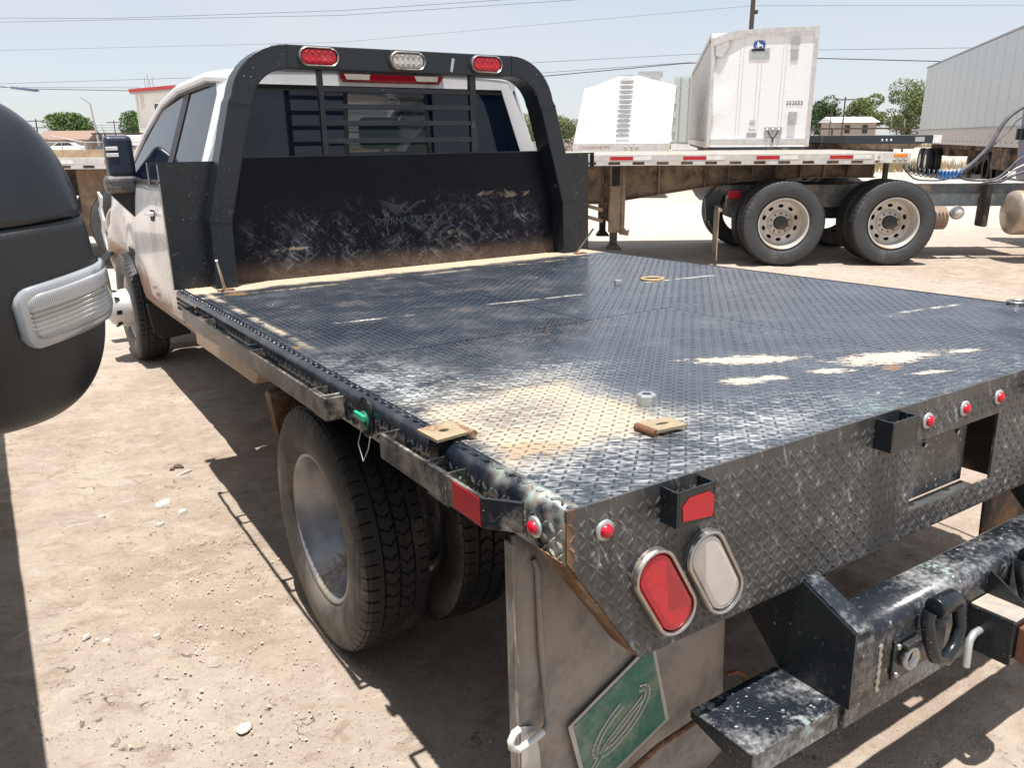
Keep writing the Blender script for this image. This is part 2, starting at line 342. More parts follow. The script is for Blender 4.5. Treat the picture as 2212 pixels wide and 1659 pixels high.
def plate_mat(name, lug):
    b = NB(name); nA = b.noise(8, 7, .65); nB = b.noise(70, 4, .6); st = b.noise(22, 4, .6, b.scale((3, 1, .7), (0, .35, 0)), 1.)
    c = b.mix(b.ramp(nA, .35, .7), (.030, .032, .034), (.080, .078, .075))
    w = b.mul(b.mul(b.ramp(b.add(st, b.mul(nB, .35)), .72, .88), b.ramp(nA, .40, .56)), .7); c = b.mix(w, c, (.32, .32, .31))
    if lug: c = b.mix(.12, c, (.12, .115, .11))
    ed = b.mul(b.blob(-1.182, .85, .014, .20, 0, nB, .8, .6, ax=(0, 2)), b.ramp(nA, .35, .5)); c = b.mix(b.mul(ed, .9), c, b.mix(nB, (.10, .04, .015), (.28, .14, .05)))
    k = b.mul(b.ramp(b.vor(22), .12, .06), b.ramp(nA, .56, .62)); c = b.mix(k, c, (.40, .50, .46))
    b.bump(b.add(nB, nA), .0009); return b.fin(c, b.ramp(nA, .3, .7, .30, .52), 0, .55)
M['plate'] = plate_mat('rear_plate_paint', False); M['platel'] = plate_mat('rear_plate_lugs', True)
def skirt_mat():
    b = NB('side_skirt_paint'); nA = b.noise(10, 6, .65); nB = b.noise(80, 4)
    c = b.mix(b.ramp(nA, .45, .75), (.010, .014, .022), (.06, .062, .066))
    c = b.mix(b.mul(b.ramp(b.xyz()[1], .35, .1), b.ramp(nA, .4, .6)), c, b.mix(b.ramp(nB, .4, .6), (.45, .55, .50), (.30, .25, .20)))
    b.bump(nB, .0006); return b.fin(c, .28, 0, .6)
M['skirt'] = skirt_mat()
def bulk_mat():
    b = NB('bulkhead_paint'); X, Z = b.xyz()[0], b.xyz()[2]; nA = b.noise(9, 8, .7, dist=.6); nB = b.noise(90, 5, .7); nC = b.noise(2.5, 4)
    c = b.mix(b.ramp(nC, .4, .7), (.003, .005, .012), (.007, .006, .012))
    zone = b.mul(b.ramp(b.add(Z, b.mul(nC, .12)), 1.46, 1.26), b.ramp(b.add(b.math('ABSOLUTE', X), b.mul(nC, .1)), .98, .80))
    a1 = b.noise(3.6, 7, .75, b.scale((1.5, 1, 7), (0, .5, 0)), 2.6); a2 = b.noise(3.5, 7, .75, b.scale((7, 1, 1.4), (0, .35, 0)), 2.4); a3 = b.noise(3, 6, .72, b.scale((1, 1, 9), (0, -.65, 0)), 2.0)
    s_ = b.math('MAXIMUM', b.ramp(a1, .545, .62), b.math('MAXIMUM', b.ramp(a2, .555, .63), b.ramp(a3, .56, .63)))
    c = b.mix(b.mul(b.mul(s_, zone), b.ramp(nA, .40, .62, .0, .62)), c, (.24, .25, .27))
    c = b.mix(b.mul(b.mul(b.ramp(nA, .52, .72), zone), .40), c, (.12, .12, .13))
    low = b.ramp(b.add(Z, b.mul(b.math('SUBTRACT', nB, .5), .20)), 1.10, .99); c = b.mix(b.mul(low, b.ramp(nB, .35, .6, .25, .85)), c, b.mix(nA, (.07, .045, .035), (.24, .17, .12)))
    for (cx, cz, rx, rz) in ((.25, 1.14, .02, .012), (.62, 1.33, .11, .018), (-.62, 1.12, .06, .006)):
        c = b.mix(b.mul(b.blob(cx, cz, rx, rz, 0, a1, 1.6, .2, ax=(0, 2)), b.ramp(nA, .45, .6)), c, (.30, .24, .18))
    b.bump(nB, .0006); return b.fin(c, b.ramp(nA, .3, .7, .3, .5), 0, .18)
M['bulk'] = bulk_mat()

# ------------------------------------------------------------------ ground
def ground_mat():
    b = NB('dirt'); nL = b.noise(.35, 5, .6); nM = b.noise(2.6, 7, .65); nS = b.noise(24, 7, .7); nF = b.noise(130, 4, .7)
    c = b.mix(b.ramp(nM, .35, .68), (.285, .220, .170), (.385, .314, .250))
    c = b.mix(b.mul(b.ramp(nL, .42, .62), .6), c, (.39, .335, .28))
    c = b.mix(b.mul(b.ramp(nS, .54, .72), .6), c, (.185, .135, .092))
    c = b.mix(b.mul(b.ramp(nS, .42, .30), .5), c, (.47, .40, .32))
    g = b.vor(55); g2 = b.vor(120); pn = b.ramp(nM, .42, .62)
    c = b.mix(b.mul(b.ramp(g, .20, .12), b.mul(pn, .8)), c, (.62, .54, .42))
    c = b.mix(b.mul(b.ramp(g2, .22, .12), .35), c, (.55, .46, .34))
    dk = b.mul(b.ramp(b.vor(31), .10, .05), b.ramp(nS, .46, .56)); c = b.mix(dk, c, (.13, .09, .06))
    dk2 = b.mul(b.ramp(b.vor(74), .16, .08), b.ramp(nM, .40, .55)); c = b.mix(b.mul(dk2, .6), c, (.16, .115, .08))
    n8 = b.noise(8, 8, .72, b.scale((1, 1.6, 1), (0, 0, .4)), .8); c = b.mix(b.mul(b.ramp(n8, .52, .64), .55), c, (.225, .168, .122)); c = b.mix(b.mul(b.ramp(n8, .46, .36), .45), c, (.47, .41, .345))
    cl = b.mul(b.ramp(b.noise(15, 7, .75, None, 1.2), .60, .66), b.ramp(b.noise(1.3, 3), .47, .56)); c = b.mix(b.mul(cl, .75), c, (.155, .11, .078))
    wc = b.mul(b.ramp(b.noise(11, 7, .75, None, .8), .62, .67), b.ramp(b.noise(1.7, 3, .5, b.scale((1, 1, 1), (0, 0, 1.))), .50, .6)); c = b.mix(b.mul(wc, .7), c, (.52, .47, .41))
    cr = b.vor(5.5, b.scale((1, 1.5, 1)), 'DISTANCE_TO_EDGE'); ck = b.mul(b.ramp(b.add(cr, b.mul(b.math('SUBTRACT', nS, .5), .16)), .022, .004), b.ramp(b.noise(1.1, 3), .5, .62)); c = b.mix(b.mul(ck, .0), c, (.12, .085, .06))
    gr = b.mul(b.ramp(nF, .60, .70), .45); c = b.mix(gr, c, (.20, .15, .105)); gl = b.mul(b.ramp(nF, .38, .30), .5); c = b.mix(gl, c, (.46, .40, .33))
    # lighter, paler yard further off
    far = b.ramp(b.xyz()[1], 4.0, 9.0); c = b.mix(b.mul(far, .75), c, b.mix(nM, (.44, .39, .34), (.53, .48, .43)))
    h = b.add(b.mul(nS, .6), b.add(b.mul(nF, .25), b.mul(b.ramp(g, .05, .25), -.25)))
    b.bump(b.add(h, b.mul(cl, -.3)), .016, .9); return b.fin(c, .93, 0, .25)
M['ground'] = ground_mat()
def axis(lo, hi, step, far):
    a = list(np.arange(lo, hi, step)); s_ = step; x = hi
    while x < far: a.append(x); s_ *= 1.16; x += s_
    a.append(far); s_ = step; x = lo - step
    while x > -far: a.insert(0, x); s_ *= 1.16; x -= s_
    a.insert(0, -far); return np.array(a)
gx = axis(-3.2, 2.6, .028, 1500); gy = axis(-1.0, 6.6, .030, 1500); GX, GY = np.meshgrid(gx, gy, indexing='ij')
def vnoise(x, y, sc, seed):
    g = np.random.default_rng(seed).random((256, 256)); x = x / sc + 1000; y = y / sc + 1000; xi = np.floor(x).astype(int); yi = np.floor(y).astype(int); fx = x - xi; fy = y - yi
    fx = fx * fx * (3 - 2 * fx); fy = fy * fy * (3 - 2 * fy); g_ = lambda a, b_: g[a % 256, b_ % 256]
    return (g_(xi, yi) * (1 - fx) + g_(xi + 1, yi) * fx) * (1 - fy) + (g_(xi, yi + 1) * (1 - fx) + g_(xi + 1, yi + 1) * fx) * fy - .5
GZ = vnoise(GX, GY, .9, 1) * .020 + vnoise(GX, GY, .28, 2) * .010 + vnoise(GX, GY, .09, 3) * .006
crust = vnoise(GX + .1 * vnoise(GX, GY, .1, 9), GY * 1.6, .22, 5); crust += .25 * vnoise(GX, GY, .045, 12); GZ += np.clip((crust - .12) * 14, 0, 1) * .012 * np.clip(vnoise(GX, GY, 1.1, 6) * 8, 0, 1); rough_ = np.clip(vnoise(GX, GY, .7, 15) * 5, 0, 1); GZ += rough_ * vnoise(GX, GY, .06, 16) * .014
fade = np.clip((26 - np.hypot(GX, GY)) / 14, 0, 1); GZ = GZ * fade - .003
g = MB(); ni, nj = GX.shape
idx = np.arange(ni * nj).reshape(ni, nj)
g.v = [tuple(q) for q in np.stack([GX, GY, GZ], -1).reshape(-1, 3).tolist()]
g.f = [tuple(q) for q in np.stack([idx[:-1, :-1], idx[1:, :-1], idx[1:, 1:], idx[:-1, 1:]], -1).reshape(-1, 4).tolist()]; g.sm = [True] * len(g.f)
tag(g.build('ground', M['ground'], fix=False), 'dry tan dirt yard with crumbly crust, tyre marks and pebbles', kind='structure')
# pebbles
pb = MB(); ico = [(0, 0, .7), (.8, 0, .15), (.25, .76, .1), (-.65, .47, .2), (-.65, -.47, .1), (.25, -.76, .2), (0, 0, -.5)]
icf = [(0, 1, 2), (0, 2, 3), (0, 3, 4), (0, 4, 5), (0, 5, 1), (6, 2, 1), (6, 3, 2), (6, 4, 3), (6, 5, 4), (6, 1, 5)]
for i in range(7000):
    x = random.uniform(-3.0, 2.6); y = random.uniform(-.6, 6.5)
    if random.random() < .2: x = random.gauss(-1.4, .25); y = random.uniform(.6, 2.4)
    s_ = random.choice((.0015, .0018, .002, .0022, .0025, .003, .004, .0055)) * random.uniform(.7, 1.3); a = random.uniform(0, 6.3); c, d = math.cos(a), math.sin(a)
    e = random.uniform(.6, 1.3); pb.add([(x + s_ * (q[0] * c * e - q[1] * d), y + s_ * (q[0] * d * e + q[1] * c), q[2] * s_ * .8 + .004) for q in ico], icf)
tag(pb.build('pebbles', mat('pebble', (.44, .37, .285), .9, var=.4), fix=False), 'small pale pebbles and grit scattered over the dirt', kind='stuff')
GP = [(-1.50, 2.45, .035, 'thin white sliver chip lying on the dirt left of the shadow edge'), ]
def chip(x, y, sx, sy, h, a, label, cat='stone'):
    n = 9; k = MB(); rs = [random.uniform(.75, 1.2) for _ in range(n)]
    lo = [(x + (sx * math.cos(2 * PI * i / n) * rs[i]) * math.cos(a) - sy * math.sin(2 * PI * i / n) * rs[i] * math.sin(a), y + sx * math.cos(2 * PI * i / n) * rs[i] * math.sin(a) + sy * math.sin(2 * PI * i / n) * rs[i] * math.cos(a)) for i in range(n)]
    v = [(p[0], p[1], .0) for p in lo] + [(x + (p[0] - x) * .8, y + (p[1] - y) * .8, .004 + h) for p in lo]
    k.add(v, [tuple(range(n, 2 * n))] + [(i, (i + 1) % n, n + (i + 1) % n, n + i) for i in range(n)])
    return tag(k.build('stone_chip', M['stone']), label, cat, 'pale stone chips on the dirt')
chip(-1.242, 3.073, .055, .007, .003, .5, 'thin white sliver lying between the shadow edge and a brown clod')
chip(-1.343, 2.616, .026, .018, .008, .8, 'largest white angular stone chip left of the rail shadow')
chip(-1.448, 2.540, .020, .012, .006, .3, 'small pale half-buried chip left of the angular white chip')
chip(-1.395, 2.775, .050, .028, .001, .6, 'flat white flaky smear of plaster above the angular chip')
chip(-1.761, 1.744, .016, .012, .004, .2, 'bright white flat chip in the lower left open dirt')
chip(-1.617, 1.676, .015, .009, .008, 0, 'rounded grey pebble right of the bright flat chip')
chip(-1.812, 1.811, .016, .010, .003, .9, 'dull elongated chip left of the bright flat chip')
chip(-1.650, 2.764, .018, .012, .005, .1, 'pale stone near the long twig in the open dirt')
chip(-1.492, 1.083, .030, .020, .001, .7, 'pinkish white flaky patch near the bottom of the picture')
tag(MB().tube([(-1.80, 2.72, .006), (-1.76, 2.73, .008), (-1.70, 2.725, .005)], .004, 5).build('twig', M['stone']), 'pale straight twig lying on the open dirt', 'twig')
k = MB()
for (x, y, r_) in ((-1.25, 3.17, .022), (-1.28, 3.15, .014), (-1.235, 3.15, .012)): k.sphere((x, y, .006), r_, 7, 5, (1, 1, .55))
tag(k.build('dirt_clod', M['treelow']), 'brown crumbly clod next to the thin white sliver', 'clod')

# ================================================================== MAIN FLATBED TRUCK
YA, H, LD = 1.3677, .9761, 2.975
tp, tr = .0292, -.0025
def T(P):
    x, y, z = P; y0 = y - YA; z0 = z - .4; yy = y0 * math.cos(tp) + z0 * math.sin(tp); zz = -y0 * math.sin(tp) + z0 * math.cos(tp)
    return Vector((x * math.cos(tr) + zz * math.sin(tr), yy + YA, -x * math.sin(tr) + zz * math.cos(tr) + .4))
o0 = T((0, 0, 0)); cx, cy, cz = T((1, 0, 0)) - o0, T((0, 1, 0)) - o0, T((0, 0, 1)) - o0
TM = Matrix(((cx.x, cy.x, cz.x, o0.x), (cx.y, cy.y, cz.y, o0.y), (cx.z, cy.z, cz.z, o0.z), (0, 0, 0, 1)))
TR = empty('flatbed_truck', label='white crew cab pickup truck with black diamond plate flatbed and headache rack, front end smashed', cat='truck')
TR.matrix_world = TM
def loc(P): return TM.inverted() @ Vector(P)
def P_(mb, name, m, parent=TR, **k): return mb.build(name, m, parent, **k)
def lug_pts(p0, U, V, N, nu, nv, pitch, ln=.0108, wd=.0046, h=.0017, keep=None, seg=3):
    """raised lens-shaped treads, alternating in direction, on the plane p0 + uU + vV with normal N"""
    p0, U, V, N = (np.array(q, float) for q in (p0, U, V, N)); vs = []; fs = []
    th = [PI * i / seg for i in range(2 * seg)]
    base = [(ln * math.cos(t), wd * math.sin(t) * abs(math.sin(t)) ** .3 if math.sin(t) else 0, 0) for t in th]; ridge = [(ln * .45, 0, h), (-ln * .45, 0, h)]
    for i in range(nu):
        for j in range(nv):
            u, v = (i + .5) * pitch, (j + .5) * pitch
            if keep and not keep(u, v): continue
            a = (PI / 4 if (i + j) % 2 else -PI / 4) + random.uniform(-.05, .05); c, s_ = math.cos(a), math.sin(a); k = len(vs)
            for q in base + ridge: vs.append(p0 + U * (u + q[0] * c - q[1] * s_) + V * (v + q[0] * s_ + q[1] * c) + N * (q[2] - .0002 if q[2] else -.0004))
            n = len(base); A, B = k + n, k + n + 1
            for t in range(n):
                t2 = (t + 1) % n; top = A if math.cos((th[t] + PI / seg / 2)) > 0 else B
                fs.append((k + t, k + t2, top))
            fs.append((k + seg // 2 + 1 if False else k + (n // 4 if n % 4 == 0 else (seg + 1) // 2), A, B) if False else (A, B, B))
            fs.pop()
            # close the two slopes between the ridge ends
            f1 = [t for t in range(n) if (math.cos(th[t] + PI / seg / 2) > 0) != (math.cos(th[t - 1] + PI / seg / 2) > 0)]
            for t in f1: fs.append((k + t, A, B))
    mb = MB(); mb.v = [tuple(q.tolist()) for q in vs]; mb.f = fs; mb.sm = [False] * len(fs); return mb
# ---- deck sheets with open seams
sheets = [(-1.150, -.191, 1.20, LD), (-.188, 1.150, 1.203, LD), (-1.150, .178, .002, 1.197), (.181, 1.150, .002, 1.2)]
PT = .0212
for (x0, x1, y0, y1) in sheets:
    d = P_(MB().box(x0, x1, y0, y1, H - .005, H), 'deck_plate', M['deck'])
    nu, nv = int((x1 - x0) / PT), int((y1 - y0) / PT)
    tag(P_(lug_pts((x0, y0, H), (1, 0, 0), (0, 1, 0), (0, 0, 1), nu, nv, PT), 'tread_lugs', M['deckl'], d, fix=False), kind='stuff')
P_(MB().box(-1.14, 1.14, .01, LD - .01, H - .030, H - .0065), 'deck_underlayer', M['dark'])
# rolled side edges and skirts
for sd in (-1, 1):
    prof = [(-1.150, H), (-1.160, H - .0012), (-1.170, H - .0052), (-1.177, H - .012), (-1.180, H - .022), (-1.182, .885)]
    rows = [[(-sd * x, y, z) for x, z in prof] for y in np.linspace(.0, LD, 30)]
    sk = P_(MB().grid(rows), 'side_skirt', M['skirt'], solid=.004)
    if sd < 0:
        kp = lambda u, v: not (.735 < u < .845 and v < .085)
        tag(P_(lug_pts((-1.1835, .0, .885), (0, 1, 0), (0, 0, 1), (-1, 0, 0), int(LD / PT), 3, PT, h=.0035, keep=kp), 'skirt_lugs', M['skirt'], sk, fix=False), kind='stuff')
        tag(P_(lug_pts((-1.170, .0, H - .001), (0, 1, 0), (.75, 0, .25), (-.5, 0, .86), int(LD / PT), 1, PT, h=.003), 'edge_lugs', M['skirt'], sk, fix=False), kind='stuff')
# ---- rear plate with plate opening
zt, zb, X0, X1 = H + .003, .652, -.212, .141
rp = MB()
rp.prism([(-1.181, zt), (-1.181, .889), (-1.021, zb), (X0, zb), (X0, zt)], -.004, .002)
rp.prism([(X1, zt), (X1, zb), (1.021, zb), (1.181, .889), (1.181, zt)], -.004, .002)
rp.box(X0, X1, -.004, .002, .886, zt); rp.box(X0, X1, -.004, .002, zb, .713)
rear = P_(rp, 'rear_plate', M['plate'])
kp = lambda u, v: not (X0 - .006 < u - 1.181 < X1 + .006 and .706 < v + zb < .893) and not (u < .16 and v + zb < .889 - (u - .012) * 1.48) and not (u > 2.2 and v + zb < .889 - (2.35 - u) * 1.48)
tag(P_(lug_pts((-1.181, -.004, zb), (1, 0, 0), (0, 0, 1), (0, -1, 0), int(2.36 / .0205), int(.32 / .0205), .0205, h=.0024, keep=kp), 'plate_lugs', M['platel'], rear, fix=False), kind='stuff')
# folded flange along the slanted end, and plate returns
fl = MB(); fl.prism([(-1.021, .650), (-1.187, .889), (-1.181, .889), (-1.015, .652)], .0025, .075); P_(fl, 'slanted_flange', M['rusty'])
P_(MB().prism([(1.021, .650), (1.187, .889), (1.181, .889), (1.015, .652)], .0025, .075), 'slanted_flange', M['rusty'])
lp = P_(MB().box(-.212, .075, .034, .038, .716, .90), 'number_plate_panel', M['bumper'])
P_(MB().box(-.212, .075, .0025, .033, .706, .712), 'panel_ledge', M['steel'], lp)
for (x, z, m_) in ((-.12, .865, 'dark'), (.02, .868, 'dark'), (-.105, .845, 'steel'), (.033, .850, 'steel'), (-.18, .742, 'printw')):
    P_(MB().lathe([(0, 0), (0, .006), (.004, .006), (.004, 0)], (x, .029, z), 1, 10), 'bolt', M[m_], lp)
# ---- stake pockets
def pocket(name, cxx, w, dep, z0, z1, side, mt):
    t = .005; k = MB()
    if side == 'rear':
        k.box(cxx - w / 2, cxx - w / 2 + t, -dep, -.0045, z0, z1); k.box(cxx + w / 2 - t, cxx + w / 2, -dep, -.0045, z0, z1); k.box(cxx - w / 2 + t, cxx + w / 2 - t, -dep, -dep + t, z0, z1)
        k.box(cxx - w / 2 + t, cxx + w / 2 - t, -dep + t, -.0046, z0, z0 + .003)
    else:
        s_ = side; xa, xb = s_ * 1.1845, s_ * (1.1845 + dep); a, b_ = min(xa, xb), max(xa, xb)
        k.box(a, b_, cxx - w / 2, cxx - w / 2 + t, z0, z1); k.box(a, b_, cxx + w / 2 - t, cxx + w / 2, z0, z1)
        k.box(*( (xb - t, xb) if s_ > 0 else (xb, xb + t)), cxx - w / 2 + t, cxx + w / 2 - t, z0, z1)
    return P_(k, name, mt, bevel=.001)
for x in (-.937, -.330, .33, .94):
    q = pocket('stake_pocket', x, .092, .046, .908, .974, 'rear', M['blk'])
    if abs(x) > .9:
        P_(MB().prism([(x - .032, .919), (x + .038, .912), (x + .041, .925), (x + .041, .950), (x + .030, .960), (x - .018, .960), (x - .034, .945)], -.0475, -.0465), 'red_reflector', M['redtape'], q)
for sd in (-1, 1):
    for y in (2.285, 1.637, .998, .352): pocket('stake_pocket', y, .088, .042, .884, .954, sd, M['rail'])
    xo = sd * 1.2285; xi = sd * 1.2365; a, b_ = min(xo, xi), max(xo, xi)
    k = MB().box(a, b_, .925, 2.60, .897, .953); k.box(min(sd * 1.186, xo), max(sd * 1.186, xo), 2.594, 2.60, .897, .953); k.box(min(sd * 1.186, xo), max(sd * 1.186, xo), .925, .931, .897, .953)
    P_(k, 'rub_rail', M['rail'], bevel=.0015)
    k = MB().box(a, b_, .166, .595, .900, .957); k.box(min(sd * 1.186, xo), max(sd * 1.186, xo), .589, .595, .900, .957)
    k.prism([(xo, .166), (xi, .166), (sd * 1.192, .108), (sd * 1.184, .112)], .900, .957, 2)
    rr = P_(k, 'rub_rail', M['rail'], bevel=.0015)
    P_(MB().box(min(xi, xi + sd * .0015), max(xi, xi + sd * .0015), .172, .268, .903, .954), 'red_reflector', M['redtape'], rr)
P_(MB().box(-1.232, -1.215, 2.602, 2.618, .885, .935), 'blue_rail_clip', M['teal'], bevel=.004)
# fuel filler
k = MB().prism(oval(.79, .931, .034, .047), -1.186, -1.150, 0); ff = P_(k, 'fuel_filler', M['dark'])
P_(MB().prism(oval(.79, .931, .037, .050), -1.1865, -1.184, 0), 'filler_rim', M['rail'], ff)
P_(MB().prism(oval(.79, .931, .031, .044), -1.1885, -1.187, 0), 'filler_recess', M['dark'], ff)
k = MB().lathe([(0, 0), (0, .024), (.008, .024), (.008, 0)], (-1.196, .785, .925), 0, 16); fc = P_(k, 'fuel_cap', mat('dark_green_cap', (.01, .10, .06), .5), ff)
P_(MB().box(-1.206, -1.197, .757, .816, .930, .946), 'cap_grip', M['greenp'], ff, bevel=.003)
P_(MB().tube([(-1.195, .80, .90), (-1.20, .815, .86), (-1.20, .79, .822), (-1.195, .765, .86), (-1.19, .76, .89)], .0014, 5), 'cap_tether', M['printw'], ff)
# ---- round marker lights
def marker(P, ax):
    x, y, z = P; r_ = [(0, 0), (.004, .021), (.001, .021)]
    sgn = -1
    a = P_(MB().lathe([(0, 0), (0, .019), (sgn * .004, .019), (sgn * .006, .013), (sgn * .006, 0)], P, ax, 18), 'marker_light', M['galv'])
    P_(MB().lathe([(sgn * .0065, .0125), (sgn * .012, .011), (sgn * .015, .005), (sgn * .0155, 0)], P, ax, 16), 'lens', M['red_lens'], a)
for x in (-1.105, -.178, -.027, .124, 1.105): marker((x, -.004, .927 if abs(x) > 1 else .930), 1)
marker((-1.186, .075, .925), 0)
# ---- oval tail lamps
def taillamp(x, z, hw, hh, ang, y, lens, name='tail_lamp', rimm='chrome', leds=0, dp=.016):
    c, s_ = math.cos(ang), math.sin(ang)
    def ring(sc, yy, add=0.): return [(x + (q[0] * c - q[1] * s_), yy, z + (q[0] * s_ + q[1] * c)) for q in oval(0, 0, hw + sc, hh + sc, 11)]
    prof = [(.000, 0), (-.0005, -dp * .6), (-.0025, -dp * .9), (-.0055, -dp), (-.0085, -dp * .85), (-.0095, -dp * .35)]
    rs = [ring(a, y + b_) for a, b_ in prof]; n = len(rs[0]); k = MB()
    for i in range(len(rs) - 1): k.add(rs[i] + rs[i + 1], [(j, (j + 1) % n, n + (j + 1) % n, n + j) for j in range(n)], True)
    o = P_(k, name, M[rimm])
    k = MB(); a = ring(-.0100, y - dp * .30); b_ = ring(-.0135, y - dp * .72); d = ring(-.022, y - dp * .84)
    k.add(a + b_, [(j, (j + 1) % n, n + (j + 1) % n, n + j) for j in range(n)], True); k.add(b_ + d, [(j, (j + 1) % n, n + (j + 1) % n, n + j) for j in range(n)], True); k.add(d, [tuple(range(n))])
    P_(k, 'lens', M[lens], o)
    if leds:
        k = MB()
        for i in range(5):
            for j in range(2): k.sphere((x + (i - 2) * hw * .30, y - dp * .88, z + (j - .5) * hh * .75), .0075, 8, 6, (1, .22, 1))
        P_(k, 'led_reflectors', M['steel' if lens == 'clear_lens' else 'red_lens'], o)['kind'] = 'stuff'
    return o
A30 = R(30)
taillamp(-.971, .770, .050, .101, A30, -.005, 'red_lens'); taillamp(-.847, .770, .050, .101, A30, -.005, 'clear_lens')
taillamp(.971, .770, .050, .101, -A30, -.005, 'red_lens'); taillamp(.847, .770, .050, .101, -A30, -.005, 'clear_lens')
# ---- deck fittings
def holeplate(name, c, sx, sy, ang, m_, tilt=0., slot=False, z=0.):
    k = MB(); n = 16; o = []; inn = []
    for i in range(n):
        t = 2 * PI * i / n; c_, s_ = math.cos(t), math.sin(t); w = max(abs(c_), abs(s_)); o.append((c_ / w * sx / 2, s_ / w * sy / 2)); inn.append((c_ * (.017 if slot else .011), s_ * (.006 if slot else .008)))
    Mx = Matrix.Translation(Vector(c)) @ Euler((tilt, 0, ang)).to_matrix().to_4x4()
    vs = [(a, b_, 0) for a, b_ in o] + [(a, b_, 0) for a, b_ in inn] + [(a, b_, .006) for a, b_ in o] + [(a, b_, .006) for a, b_ in inn]
    fs = []
    for i in range(n):
        j = (i + 1) % n; fs += [(2 * n + i, 2 * n + j, 3 * n + j, 3 * n + i), (i, n + i, n + j, j), (i, j, 2 * n + j, 2 * n + i), (n + i, 3 * n + i, 3 * n + j, n + j)]
    k.add([Mx @ Vector(v) for v in vs], fs); return P_(k, name, m_)
M['tanrust'] = mat('tan_rusty_plate', (.30, .235, .15), .75, rust=.35, dust=.3, dsc=14, bump=.0006, bsc=150)
h1 = holeplate('hinged_tie_plate', (-1.166, .428, H + .012), .082, .075, .10, M['tanrust'], .05)
P_(MB().tube([(-1.128, .47, H + .010), (-1.122, .385, H + .012)], .009, 8), 'hinge_barrel', M['rusty'], h1)
P_(MB().box(-1.19, -1.14, .41, .45, H - .06, H + .010), 'hinge_leg', M['blk'], h1)
h2 = holeplate('slotted_tie_plate', (-.782, .205, H + .008), .078, .062, -.1, M['tanrust'], .0, True)
P_(MB().tube([(-.825, .235, H + .008), (-.823, .178, H + .007)], .009, 8), 'hinge_barrel', M['rusty'], h2)
k = MB().lathe([(0, .040), (0, .055), (.006, .053), (.007, .046), (.005, .040), (0, .040)], (.617, 1.759, H + .001), 2, 28)
P_(k, 'gooseneck_hole_rim', mat('brass_dust', (.42, .30, .14), .5, dust=.4))
P_(MB().lathe([(0, .0), (.0015, .040)], (.617, 1.759, H + .001), 2, 24), 'gooseneck_hole', M['dark'])
P_(MB().tube([(1.152 + .035 * math.cos(t), .457 + .03 * math.sin(t), H + .008) for t in np.linspace(0, 2 * PI, 20)], .006, 6), 'tie_ring', M['steel'])
for (sx, fx) in ((-1, -1), (1, 1)):
    k = MB().tube([(sx * 1.045, 2.72, 1.12), (sx * 1.0, 2.82, H + .004)], .006, 6); P_(k, 'tie_rod', M['steel'])
    P_(MB().box(sx * 1.0 - .04, sx * 1.0 + .03, 2.76, 2.80, H + .001, H + .006), 'rod_foot', M['rusty'])
# ---- headache rack
def arc(c, r0, a0, a1, n): return [(c[0] + r0[0] * math.cos(a0 + (a1 - a0) * i / n), c[1] + r0[1] * math.sin(a0 + (a1 - a0) * i / n)) for i in range(n + 1)]
outer = [(1.032, H + .001), (1.024, 1.28), (.882, 1.79)] + arc((.600, 1.770), (.270, .264), R(10), R(90), 10)
inner = [(.932, H + .001), (.924, 1.27), (.784, 1.770)] + arc((.600, 1.760), (.176, .171), R(12), R(90), 10)
out = outer + [(-x, z) for x, z in outer[::-1]]; inn = inner + [(-x, z) for x, z in inner[::-1]]
ya_, yb_ = 2.850, 2.985; n = len(out); k = MB()
k.v = [(x, ya_, z) for x, z in out] + [(x, ya_, z) for x, z in inn] + [(x, yb_, z) for x, z in out] + [(x, yb_, z) for x, z in inn]
for i in range(n - 1): k.f += [(i, i + 1, n + i + 1, n + i), (2 * n + i, 3 * n + i, 3 * n + i + 1, 2 * n + i + 1), (i, 2 * n + i, 2 * n + i + 1, i + 1), (n + i, n + i + 1, 3 * n + i + 1, 3 * n + i)]
k.f += [(0, n, 3 * n, 2 * n), (n - 1, 3 * n - 1, 4 * n - 1, 2 * n - 1)]; k.sm = [False] * len(k.f)
rack = P_(k, 'headache_rack', M['rack'], bevel=.006, seg=3)
for sd in (-1, 1):   # weld seams on the bent frame
    for a, b_ in (((.882, 1.79), (.784, 1.770)), ((.600, 2.034), (.600, 1.931)), ((1.024, 1.28), (.924, 1.27))):
        P_(MB().bar((sd * a[0], 2.8485, a[1]), (sd * b_[0], 2.8485, b_[1]), .002, .004, (0, 0, 1)), 'weld_seam', M['blk'], rack)
bulk = P_(MB().prism([(-.94, H + .001), (.94, H + .001), (.93, 1.28), (.862, 1.548), (-.862, 1.548), (-.93, 1.28)], 2.955, 2.960), 'bulkhead_panel', M['bulk'])
P_(MB().box(-.862, .862, 2.950, 2.968, 1.548, 1.554), 'top_angle', M['blk'], bulk)
